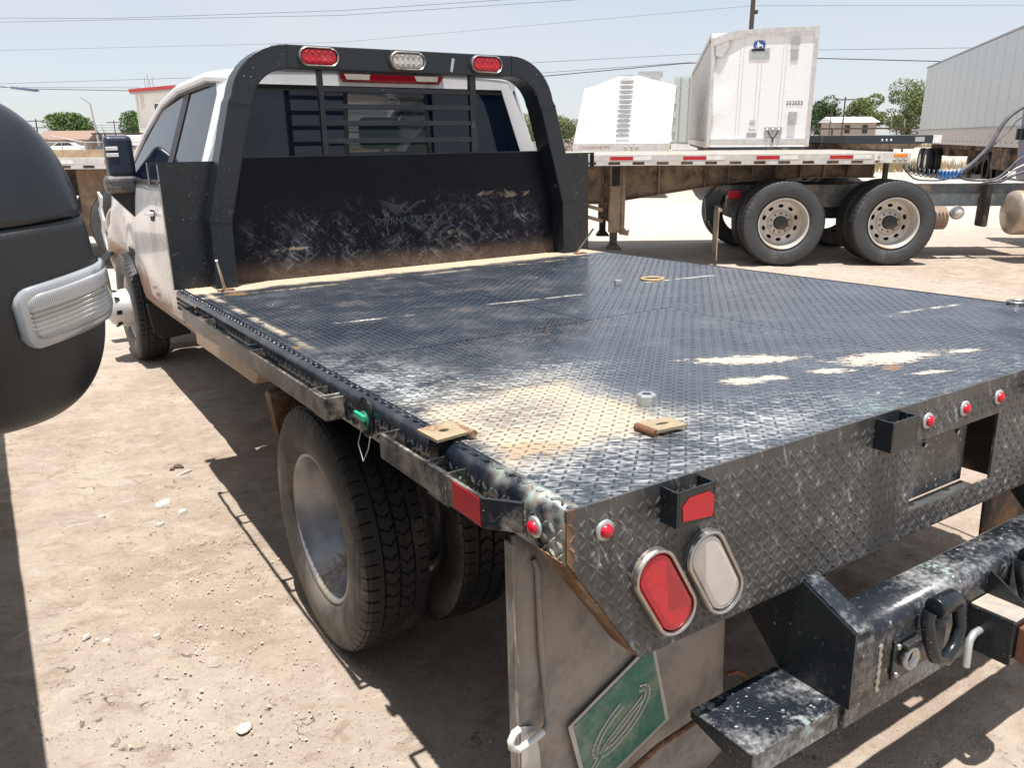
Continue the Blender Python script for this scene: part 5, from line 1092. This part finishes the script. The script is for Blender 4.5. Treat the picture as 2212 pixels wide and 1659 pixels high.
N_(MB().box(.83, 1.30, -.018, -.013, 3.36, 3.60), 'tag_plate', M['galv']); N_(MB().box(.88, 1.18, -.024, -.0185, 3.54, 3.595), 'tag_slot', M['dark'])
N_(MB().box(1.77, 1.98, -.03, -.013, 3.66, 3.84), 'vent', M['ltgrey'], bevel=.004); N_(MB().box(1.79, 1.96, -.02, -.0125, 3.32, 3.56), 'worn_label', M['galv'])
N_(MB().text('252055', .135, Matrix.Translation((1.98, -.014, 2.30)) @ Matrix.Rotation(R(90), 4, 'X'), .001, 1.0), 'number', M['print'])
N_(MB().box(1.86, 2.05, -.07, -.013, 1.84, 2.15), 'document_box', M['galv'], bevel=.008)
N_(MB().box(1.32, 1.73, -.06, -.013, 1.60, 1.79), 'connector_panel', M['galv'], bevel=.005)
for x in (1.38, 1.52, 1.66): N_(MB().lathe([(0, 0), (0, .045), (-.03, .04), (-.04, 0)], (x, -.061, 1.72), 1, 12), 'glad_hand', M['ltgrey'])
for x in (1.40, 1.64): N_(MB().tube([(x, -.10, 1.70), (x * .6 + .60, -.14, 1.60), (1.52, -.13, 1.50), (1.52, -.10, 1.42)], .014, 6), 'hose', M['black_plastic'])
N_(MB().box(1.47, 1.57, -.09, -.046, 1.36, 1.48), 'hose_holder', M['galv'])
p_ = N_(MB().box(.90, 1.13, -.016, -.013, 1.66, 1.79), 'placard', M['reflect_w']); N_(MB().text('2018', .07, Matrix.Translation((1.015, -.0165, 1.70)) @ Matrix.Rotation(R(90), 4, 'X'), .001), 'placard_print', M['print'], p_); N_(MB().box(.90, 1.13, -.016, -.013, 1.55, 1.645), 'placard', M['ltgrey'])
for z in (1.93, 1.89, 1.85): N_(MB().box(.95, 1.09, -.015, -.013, z, z + .018), 'small_print_line', M['ltgrey'])
for x in (.35, 1.85): N_(MB().box(x, x + .12, 2.2, 2.32, .0, Z0 - .1), 'landing_leg', M['chas'])
for y in (11.6, 12.9):
    for x in (-.02, 2.1): N_(MB().lathe([(0, .28), (0, .5), (.26, .5), (.26, .28)], (x, y, .5), 0, 24), 'wheel', M['rubber'])
N_(MB().box(.3, 2.0, 10.8, 13.6, .75, Z0 - .1), 'bogie', M['chas'])

# ================================================================== CONTAINER / SWING-DOOR TRAILER
CT = empty('box_trailer', (24.46, 26.6, 0), R(-45), 'pale grey trailer with swing doors between the hopper and the damaged van trailer', 'trailer')
def Cn(mb, name, m, parent=CT, **k): return mb.build(name, m, parent, **k)
Cn(MB().box(0, 1.86, .05, 12, 1.28, 4.08), 'box_body', M['contain'])
for i in (0, 1): 
    d_ = Cn(MB().box(.03 + i * 0.92, .91 + i * 0.92, 0, .048, 1.34, 4.02), 'swing_door', M['contain'], bevel=.01)
    for x in (.28, .66): Cn(MB().tube([(x + i * 0.92, -.03, 1.30), (x + i * 0.92, -.03, 4.06)], .022, 8), 'lock_rod', M['ltgrey'], d_)
    for z in (1.7, 2.3, 2.9, 3.5): Cn(MB().box(.02 + i * 1.72, .14 + i * 1.72, -.04, -.001, z, z + .08), 'hinge', M['ltgrey'], d_)
Cn(MB().box(1.2, 1.42, -.004, -.001, 1.75, 1.90), 'red_label', M['redtape']); Cn(MB().box(1.22, 1.40, -.006, -.0045, 1.80, 1.85), 'red_label', M['reflect_w']); Cn(MB().box(1.22, 1.40, -.004, -.001, 2.10, 2.14), 'red_label', M['redtape'])
Cn(MB().text('754083', .12, Matrix.Translation((1.32, -.002, 2.28)) @ Matrix.Rotation(R(90), 4, 'X'), .001), 'number', M['ltgrey'])
Cn(MB().box(.0, 1.86, -.02, .04, 1.0, 1.26), 'rear_sill', M['vanwhite']); Cn(MB().box(.3, 1.6, 1, 4, .3, 1.26), 'bogie', M['chas'])
for y in (1.4, 2.7):
    for x in (.02, 1.58): Cn(MB().lathe([(0, .28), (0, .5), (.25, .5), (.25, .28)], (x, y, .5), 0, 20), 'wheel', M['rubber'])

# ================================================================== GREY TRAILER AT RIGHT
vx, vy = 22.91 - 33.89, 11.57 - 20.81; gl = math.hypot(vx, vy); GT = empty('long_box_trailer', (33.89, 20.81, 0), math.atan2(vy, vx), 'long pale grey box trailer receding at the right edge behind the black step deck trailer', 'trailer')
def G_(mb, name, m, parent=GT, **k): return mb.build(name, m, parent, **k)
GL = 17.2     # local +x runs towards the camera; the seen side is at y = 0, body lies at y > 0
G_(MB().box(0, GL, .02, 2.6, 1.23, 4.36), 'box_body', M['greyside']); G_(MB().box(-.02, GL + .02, -.02, 2.62, 4.362, 4.41), 'roof_rail', M['ltgrey'])
for i in range(15): x = .25 + i * 1.16; G_(MB().box(x, min(x + 1.13, GL), .0, .0195, 1.80, 4.34), 'side_panel', M['greyside'])
G_(MB().box(0, GL, -.012, .0195, 1.23, 1.765), 'lower_band', M['greyskirt']); G_(MB().box(0, GL, -.022, -.0125, 1.74, 1.78), 'band_trim', M['ltgrey'])
for i in range(28): G_(MB().box(.3 + i * .6, .36 + i * .6, -.016, -.0125, 1.33, 1.38), 'tie_slot', M['rusty'])
for x in (1.0, 2.35):
    for y in (.02, .32, 2.0, 2.3): w = G_(MB().lathe([(.0, .30), (-.01, .40), (.0, .49), (.03, .515), (.23, .515), (.26, .49), (.27, .40), (.26, .30)], (x, y, .515), 1, 32), 'wheel', M['rubber']); G_(MB().lathe([(.02, .30), (.05, .29), (.08, .1), (.02, .08), (.02, 0)], (x, y, .515), 1, 24), 'rim', M['vanwhite'], w)
G_(MB().box(0, 4, .6, 2.0, .75, 1.22), 'bogie', M['chas']); G_(MB().box(2, 12, .55, .70, 1.05, 1.22), 'frame', M['chas'])
for x in (9.4,):
    for y in (.2, 2.2): G_(MB().box(x, x + .14, y, y + .14, .05, 1.22), 'landing_leg', M['chas']); G_(MB().box(x - .08, x + .22, y - .08, y + .22, .0, .05), 'foot', M['chas'])
G_(MB().box(12.0, 14.0, .3, 2.3, .55, 1.2), 'tool_box', M['chas'], bevel=.04)
for x in (10.6, 11.8):
    G_(MB().lathe([(.0, .30), (0, .5), (.27, .5), (.27, .30)], (x, .5, .5), 1, 24), 'wheel', M['rubber'])

# ================================================================== BLACK STEP DECK
BF = empty('step_deck_trailer', (17.80, 13.05, 0), math.atan2(-1.36, 2.23), 'black flatbed trailer end with pale top and white painted right corner, before the grey trailer', 'trailer')
def B_(mb, name, m, parent=BF, **k): return mb.build(name, m, parent, **k)
B_(MB().box(0, 2.55, 0, .05, 1.36, 1.575), 'end_beam', M['blackfb'], bevel=.006); B_(MB().box(-.03, 2.55, .052, 12, 1.545, 1.585), 'deck_boards', M['alu'])
B_(MB().box(-.04, -.001, .0, 12, 1.38, 1.575), 'side_rail', M['blackfb']); B_(MB().box(2.35, 2.58, -.012, -.001, 1.37, 1.58), 'white_corner', M['reflect_w'])
B_(MB().box(1.87, 2.12, -.008, -.001, 1.41, 1.53), 'grey_plate', M['galv'])
for x in (.98, 1.10, 1.22): B_(MB().lathe([(0, 0), (0, .035), (-.02, .03), (-.025, 0)], (x, -.001, 1.45), 1, 10), 'lamp', M['galv'])
B_(MB().prism([(.6, 1.36), (2.1, 1.36), (1.85, 1.22), (.75, 1.22)], .02, 3.0), 'gooseneck', M['brownbeam']); B_(MB().box(.2, 2.3, 2.0, 11, 1.1, 1.36), 'frame', M['chas'])
for x in (-.0, 2.2):
    for y in (8.5, 9.8): B_(MB().lathe([(0, .3), (0, .5), (.28, .5), (.28, .3)], (x, y, .5), 0, 24), 'wheel', M['rubber'])
    B_(MB().box(x + .1, x + .22, 2.4, 2.52, 0, 1.36), 'landing_leg', M['chas'])

# ================================================================== FENCES, SHED, BUILDINGS
PF = empty('pipe_fence', (52.42, 38.85, 0), math.atan2(-.54, .842), 'rusty pipe fence with barbed wire arms running behind the trailers', 'fence')
for (z, r_) in ((2.06, .06), (1.15, .05)): MB().tube([(-55, 0, z), (30, 0, z)], r_, 6).build('rail', M['fencepipe'], PF)
for i in range(-10, 6):
    MB().tube([(i * 5.4, 0, 0), (i * 5.4, 0, 2.06)], .075, 6).build('post', M['fencepipe'], PF); MB().tube([(i * 5.4, 0, 2.06), (i * 5.4 - .15, -.1, 2.7)], .035, 5).build('barb_arm', M['ltgrey'], PF)
k = MB()
for z in (2.30, 2.48, 2.66): k.tube([(-55, -.07, z), (30, -.07, z)], .012, 4)
tag(k.build('barbed_wire', M['wire'], PF), kind='stuff')
k = MB()
for x in np.arange(-55, 30, .6): k.box(x, x + .012, -.006, .006, .1, 1.15)
for z in np.arange(.2, 1.15, .22): k.box(-55, 30, -.004, .004, z, z + .012)
tag(k.build('field_wire', M['ltgrey'], PF), kind='stuff')
SH = empty('shed', (84.4, 62.1, 0), math.atan2(-2.65, 4.16), 'small tan shed with a white metal roof behind the pipe fence', 'shed')
MB().box(0, 5.0, 0, 4, 0, 3.05).build('wall', M['tan_wall'], SH); MB().prism([(-.4, 3.05), (4.4, 3.05), (2.2, 3.7)], -.3, 5.3, 0).build('roof', M['roof_white'], SH)
for x in (1.3, 3.4): MB().box(x, x + .6, -.05, -.01, 1.8, 2.75).build('window', M['carglass'], SH)
MB().box(.2, 4.8, -.04, -.01, .3, 1.5).build('base_band', M['printw'], SH)
# left: white building with red trim
WB = empty('white_building', (9.35, 67.9, 0), math.atan2(56.0 - 67.9, 12.9 - 9.35), 'white rendered building with sloping red roof trim behind the pickup cab', 'building')
BLn = 12.4
MB().box(0, BLn, 0, 7, 0, 5.0).build('wall', M['wallwhite'], WB); MB().box(-.25, BLn, -.3, 7.2, 5.0, 5.22).build('roof_edge', M['redtrim'], WB)
MB().box(-.2, BLn, -.25, 7, 4.86, 4.995).build('soffit', M['ltgrey'], WB)
wnd = MB().box(2.9, 4.3, -.04, -.01, 2.9, 4.1).build('window', M['carglass'], WB); MB().box(2.8, 2.9, -.08, -.01, 2.8, 4.2).build('window_frame', M['roof_white'], wnd); MB().box(2.8, 4.4, -.08, -.01, 4.1, 4.2).build('window_frame', M['roof_white'], wnd)
for x, z0 in ((.25, 2.9), (.9, 3.7), (1.2, 3.9)): MB().box(x, x + .07, -.02, -.005, z0, 4.8).build('water_stain', M['printw'], WB)
for x, h in ((-.2, 6.1), (.3, 6.4), (.55, 5.9), (1.0, 6.1)): MB().tube([(x, 1, 5.22), (x, 1, h)], .02, 5).build('antenna', M['ltgrey'], WB)
# low brown-roofed house, far left
HS = empty('house', (7.3, 138.5, 0), R(-28), 'low brown roofed house beyond the parked cars at far left', 'house')
MB().box(0, 6.4, 0, 6, 0, 1.75).build('wall', M['tan_wall'], HS); MB().prism([(-.5, 1.75), (6.5, 1.75), (3, 3.0)], -.5, 7.0, 0).build('roof', M['roof_brown'], HS); MB().box(3.6, 4.4, -.3, 0, .5, 1.4).build('window', M['carglass'], HS)
MB().box(8.0, 15, 2, 8, 0, 2.3).build('annex', M['ltgrey'], HS)
# chain link fence on the left
LF = empty('chain_link_fence', (5.0, 106.5, 0), R(-33), 'grey chain link fence in front of the parked cars at far left', 'fence')
for i in range(9): MB().tube([(i * 2.6, 0, 0), (i * 2.6, 0, 1.42)], .05, 6).build('post', M['ltgrey'], LF)
MB().tube([(-3, 0, 1.40), (21, 0, 1.40)], .05, 6).build('rail', M['ltgrey'], LF); MB().tube([(1.5, 0, 2.1), (5.0, 0, 1.42)], .07, 6).build('fallen_rail', M['ltgrey'], LF)
k = MB()
for x in np.arange(-3, 21, .35): k.box(x, x + .015, -.01, .01, .05, 1.4)
tag(k.build('mesh_wire', M['ltgrey'], LF), kind='stuff')
# cars
def car(P, rz, col, label, L_=4.6, hatch=0, van=0):
    c = empty('parked_car', P, rz, label, 'car', 'cars parked behind the far left fence')
    prof = [(-L_ / 2, .35), (-L_ / 2 + .02, .72), (-L_ / 2 + .9, .88), (L_ / 2 - .5, .98), (L_ / 2 - .02, .85), (L_ / 2, .38)]
    MB().prism(prof, -.88, .88).build('body', col, c, bevel=.10, seg=3)
    MB().prism([(-L_ / 2 + 1.0, .90), (-L_ / 2 + 1.75, 1.38), (L_ / 2 - 1.4, 1.42), (L_ / 2 - (.15 if hatch else .55), .96)], -.72, .72).build('cabin', col, c, bevel=.10, seg=3)
    MB().prism([(-L_ / 2 + 1.20, .95), (-L_ / 2 + 1.80, 1.32), (L_ / 2 - 1.45, 1.35), (L_ / 2 - .75, .98)], -.735, .735).build('side_windows', M['carglass'], c, bevel=.02)
    for x in (-L_ / 2 + .85, L_ / 2 - .85):
        for y in (-.80, .62): w = MB().lathe([(0, 0), (0, .20), (0, .33), (.18, .33), (.18, 0)], (x, y, .33), 1, 20).build('wheel', M['rubber'], c); MB().lathe([(-.01, 0), (-.012, .19), (.0, .21)], (x, y, .33), 1, 14).build('rim', M['ltgrey'], w)
    return c
car((9.0, 122.8, 0), R(-28), M['white'], 'white sedan parked behind the bent fence post at far left')
car((14.6, 119.6, 0), R(-30), M['carblue'], 'dark fronted car parked right of the white sedan behind the fence', hatch=1)
car((20.0, 117.0, 0), R(-33), M['white'], 'white car showing between the pickup mirror and the white building', hatch=1)
MB_ = MB().box(0, 4.5, 0, 2.2, .3, 2.3); tag(MB_.build('cargo_van', M['white'], bevel=.2, seg=3), 'white boxy van roof showing beyond the dark fronted car', 'van').location = (16.3, 130, 0)
# poles
def pole(x, y, h, label, arm=0, r_=.13, m_='pole', lean=0., name='utility_pole'):
    p = empty(name, (x, y, 0), R(-30), label, 'pole'); MB().tube([(0, 0, 0), (lean, 0, h)], [r_, r_ * .7], 8).build('shaft', M[m_], p)
    for i in range(arm): MB().bar((lean - 1.1, 0, h - .3 - i * .9), (lean + 1.1, 0, h - .3 - i * .9), .12, .12).build('crossarm', M[m_], p)
    return p
pole(36.1, 32.85, 11.5, 'tall dark wooden power pole rising behind the damaged van trailer', 0, .17)
MB().lathe([(0, 0), (0, .12), (.2, .12), (.2, 0)], (.2, 0, 8.1), 2, 8).build('insulator', M['wire'], bpy.data.objects['utility_pole'])
pole(81.4, 58.8, 5.7, 'small power pole with crossarm right of the round green tree', 1, .11)
pole(80.1, 59.5, 5.3, 'thin plain pole beside the small power pole', 0, .07)
lp_ = pole(12.95, 121.0, 6.2, 'leaning grey light pole above the parked cars', 0, .16, 'ltgrey', -.45, 'light_pole'); MB().bar((-.45, 0, 6.15), (-1.5, 0, 6.9), .10, .14).build('lamp_head', M['ltgrey'], lp_)
pole(7.2, 138, 4.6, 'power pole with two crossarms between the tall shrub and the wide green tree', 2, .12, lean=0)
pole(18.5, 146, 4.6, 'power pole with crossarm just left of the tree by the white building', 1, .10)
pole(20.5, 190, 4.4, 'faint far power pole right of the leaning light pole', 2, .12); pole(27.5, 190, 4.0, 'faintest far power pole beside the tree', 1, .12)
# cables
CAB = [[(2.5, 87.19, 11.82), (9.5, 76.13, 10.99), (23.3, 60.86, 10.72), (30.04, 50.2, 10.55)], [(2.44, 87.1, 11.47), (24.29, 63.35, 10.75), (34.09, 47.57, 10.51)], [(1.59, 76.52, 8.26), (21.98, 58.0, 8.21), (36.3, 33.0, 8.55), (48.94, 24.75, 8.47)],
       [(1.17, 75.9, 5.81), (13.18, 65.7, 6.01)], [(1.12, 75.83, 5.54), (9.39, 67.9, 5.32)], [(1.13, 75.85, 5.61), (2.32, 73.75, 5.37), (11.77, 66.26, 5.03)], [(29.54, 45.2, 6.19), (36.4, 38.36, 6.44), (41.52, 32.56, 6.46), (47.5, 26.14, 6.32)], [(29.96, 44.7, 5.56), (36.32, 38.23, 5.95)], [(30.1, 44.54, 5.36), (36.31, 38.23, 5.92), (41.37, 32.48, 5.99), (45.76, 27.0, 5.58)]]
CR = [.014, .014, .008, .012, .014, .024, .012, .014, .028]
CL = ['topmost thin cable crossing the sky above the cab', 'second cable from the top just under the topmost one', 'very thin cable crossing the whole sky past the tall pole', 'thin cable above the pair that meets the red trimmed building', 'upper thin cable of the pair reaching the red trim', 'thick cable with a dark splice case at the left edge', 'thin cable crossing behind the white van trailer', 'short cable just above the thick black cable by the rack', 'thick black cable running from the rack past the van trailer']
for pts, r_, lb in zip(CAB, CR, CL):
    q = [Vector(p) for p in pts]; ex = q[0] + (q[0] - q[1]).normalized() * 14; e2 = q[-1] + (q[-1] - q[-2]).normalized() * (14 if len(pts) > 2 else .5)
    if lb.startswith('thick black'): e2 = q[-1] + (q[-1] - q[-2]) * .3
    w = MB().tube([ex] + q + [e2], r_, 5).build('power_cable', M['wire']); tag(w, lb, 'cable', 'cables strung across the sky')
    if 'splice' in lb: d_ = (q[1] - q[0]).normalized(); MB().tube([q[0] + d_ * 1.2, q[0] + d_ * 1.4, q[0] + d_ * 4.4, q[0] + d_ * 4.7], [.03, .11, .11, .03], 8).build('splice_case', M['carblue'], w)

# ================================================================== TREES
def leaf_mat(name, a, b2):
    b = NB(name); n = b.noise(.9, 4); oi = b.n('ShaderNodeNewGeometry').outputs['Random Per Island']
    c = b.mix(oi, a, b2); c = b.mix(b.mul(b.ramp(n, .4, .7), .4), c, tuple(x * 1.5 for x in b2)); b.b.inputs['Subsurface Weight'].default_value = 0.; return b.fin(c, .6, 0, .3)
LM = [leaf_mat('leaf_green', (.045, .085, .022), (.11, .17, .05)), leaf_mat('leaf_olive', (.08, .11, .035), (.18, .21, .08)), leaf_mat('leaf_dark', (.03, .055, .02), (.07, .11, .04))]
def tree(P, h, rx, label, kind=0, z0=.8, n=2600, s=.26, conic=False, group='trees at the far edge of the yard', seed=1):
    t = empty('tree', P, 0, label, 'tree', group); rg_ = np.random.default_rng(seed); k = MB()
    k.tube([(0, 0, 0), (.1, .05, z0 * .8), (.05, 0, h * .55)], [.16, .12, .05], 7)
    clumps = []
    for i in range(19 if not conic else 9):
        a = rg_.uniform(0, 2 * PI); u = rg_.uniform(.15, 1) ** .6; zz = z0 + (h - z0) * rg_.uniform(.18, .93)
        lim = math.sqrt(max(.05, 1 - ((zz - z0) / (h - z0) - .42) ** 2 / .36)) if not conic else max(.1, 1 - (zz - z0) / (h - z0))
        c = np.array([math.cos(a) * rx * u * lim * .75, math.sin(a) * rx * u * lim * .75, zz]); clumps.append((c, rg_.uniform(.40, .62) * rx * (1 if not conic else .5)))
        k.tube([(.05, 0, z0 * .9), tuple(c * .55 + np.array([0, 0, z0 * .4])), tuple(c)], [.06, .04, .015], 5)
    k.build('trunk', M['treelow'], t)
    vs = []; fs = []
    for i in range(int(n * 1.5)):
        c, r_ = clumps[rg_.integers(len(clumps))]; d = rg_.normal(size=3); d /= np.linalg.norm(d); p = c + d * r_ * rg_.uniform(.45, 1.0) ** .5 * np.array([1, 1, .72])
        if p[2] < z0 * .7: continue
        e1 = rg_.normal(size=3); e1 /= np.linalg.norm(e1); e2 = np.cross(e1, rg_.normal(size=3)); e2 /= np.linalg.norm(e2); q = s * rg_.uniform(.5, 1.2); j = len(vs)
        vs += [tuple((p + e1 * q).tolist()), tuple((p + e2 * q * .5).tolist()), tuple((p - e1 * q).tolist()), tuple((p - e2 * q * .5).tolist())]; fs.append((j, j + 1, j + 2, j + 3))
    cr = MB(); cr.v = vs; cr.f = fs; cr.sm = [False] * len(fs); cr.build('crown', LM[kind], t, fix=False); return t
tree((12.6, 152.0, 0), 5.6, 3.5, 'wide bright green tree above the brown roofed house', 0, 1.0, 4200, .24, seed=3)
tree((22.3, 147.0, 0), 5.6, 2.9, 'green tree tucked against the left side of the white building', 0, .9, 3000, .23, seed=4)
tree((6.9, 156.0, 0), 5.2, 1.3, 'narrow pointed dark tree at far left beside the black mirror', 2, .4, 1200, .2, True, seed=5)
tree((9.6, 150.0, 0), 2.4, 1.3, 'small round bush left of the wide bright green tree', 2, .2, 900, .18, seed=6)
tree((97.2, 73.4, 0), 6.3, 2.6, 'round dark green tree right of the damaged van trailer', 2, 1.2, 3800, .20, seed=7)
tree((102.2, 70.0, 0), 6.6, 2.9, 'olive green tree directly behind the white roofed shed', 1, .8, 4200, .20, seed=8)
tree((107.0, 67.0, 0), 8.2, 3.2, 'tallest feathery olive tree beside the grey trailer end', 1, .9, 5600, .18, seed=9)
tree((112.6, 64.5, 0), 7.4, 3.0, 'olive tree partly hidden by the grey trailer end', 1, .8, 3000, .2, seed=11)
tree((62.4, 95.0, 0), 4.2, 2.8, 'light green bush showing between cab pillar and rack post', 1, .3, 2600, .18, seed=12)
tree((67.6, 93.0, 0), 3.9, 2.8, 'light green bush showing between the rack post and the hopper', 1, .3, 2600, .18, seed=13)
tree((74, 88.0, 0), 3.4, 2.6, 'low olive bush just left of the hopper trailer', 1, .3, 1800, .18, seed=14)
# far dry scrub band and scrap
k = MB(); rg2 = np.random.default_rng(5)
for i in range(5000):
    u = rg2.random(); x = 20 + u * 110; y = 118 - u * 70 + rg2.normal() * 3; h_ = rg2.uniform(.2, .9); w_ = .18; k.add([(x - w_, y, 0), (x + w_, y + .1, 0), (x + rg2.normal() * .15, y, h_)], [(0, 1, 2)])
tag(k.build('dry_scrub', M['drygrass'], fix=False), 'band of dry tan scrub and weeds beyond the pipe fence', kind='stuff')
k = MB()
for i in range(2600):
    x = rg2.uniform(30.5, 41); y = rg2.uniform(20.5, 30); h_ = rg2.uniform(.15, .6); k.add([(x - .06, y, 0), (x + .06, y + .03, 0), (x + rg2.normal() * .1, y, h_)], [(0, 1, 2)])
tag(k.build('dry_grass', M['drygrass'], fix=False), 'dry straw coloured grass tuft behind the grey trailer wheels', kind='stuff')
SC = empty('scrap_pile', (35.5, 47.8, 0), 0, 'heap of scrap and grey rolls before the pipe fence, seen beside the rack post', 'scrap')
for i, (x, y, z, r_) in enumerate(((0, 0, .75, .62), (-1.0, .4, .5, .45), (.9, -.3, .45, .4))): MB().tube([(x + r_ * math.cos(t) * .8, y + .3 * math.sin(t * 3), z + r_ * math.sin(t)) for t in np.linspace(0, 2 * PI, 22)], .16, 8).build('roll', M['debris'], SC)
k = MB()
for i in range(160): a = Vector((rg2.uniform(-4, 2), rg2.uniform(-.6, .8), rg2.uniform(.0, 1.2))); k.bar(a, a + Vector(tuple(rg2.normal(size=3) * .35)), .05, .05)
tag(k.build('twisted_metal', M['ltgrey'], SC), kind='stuff')
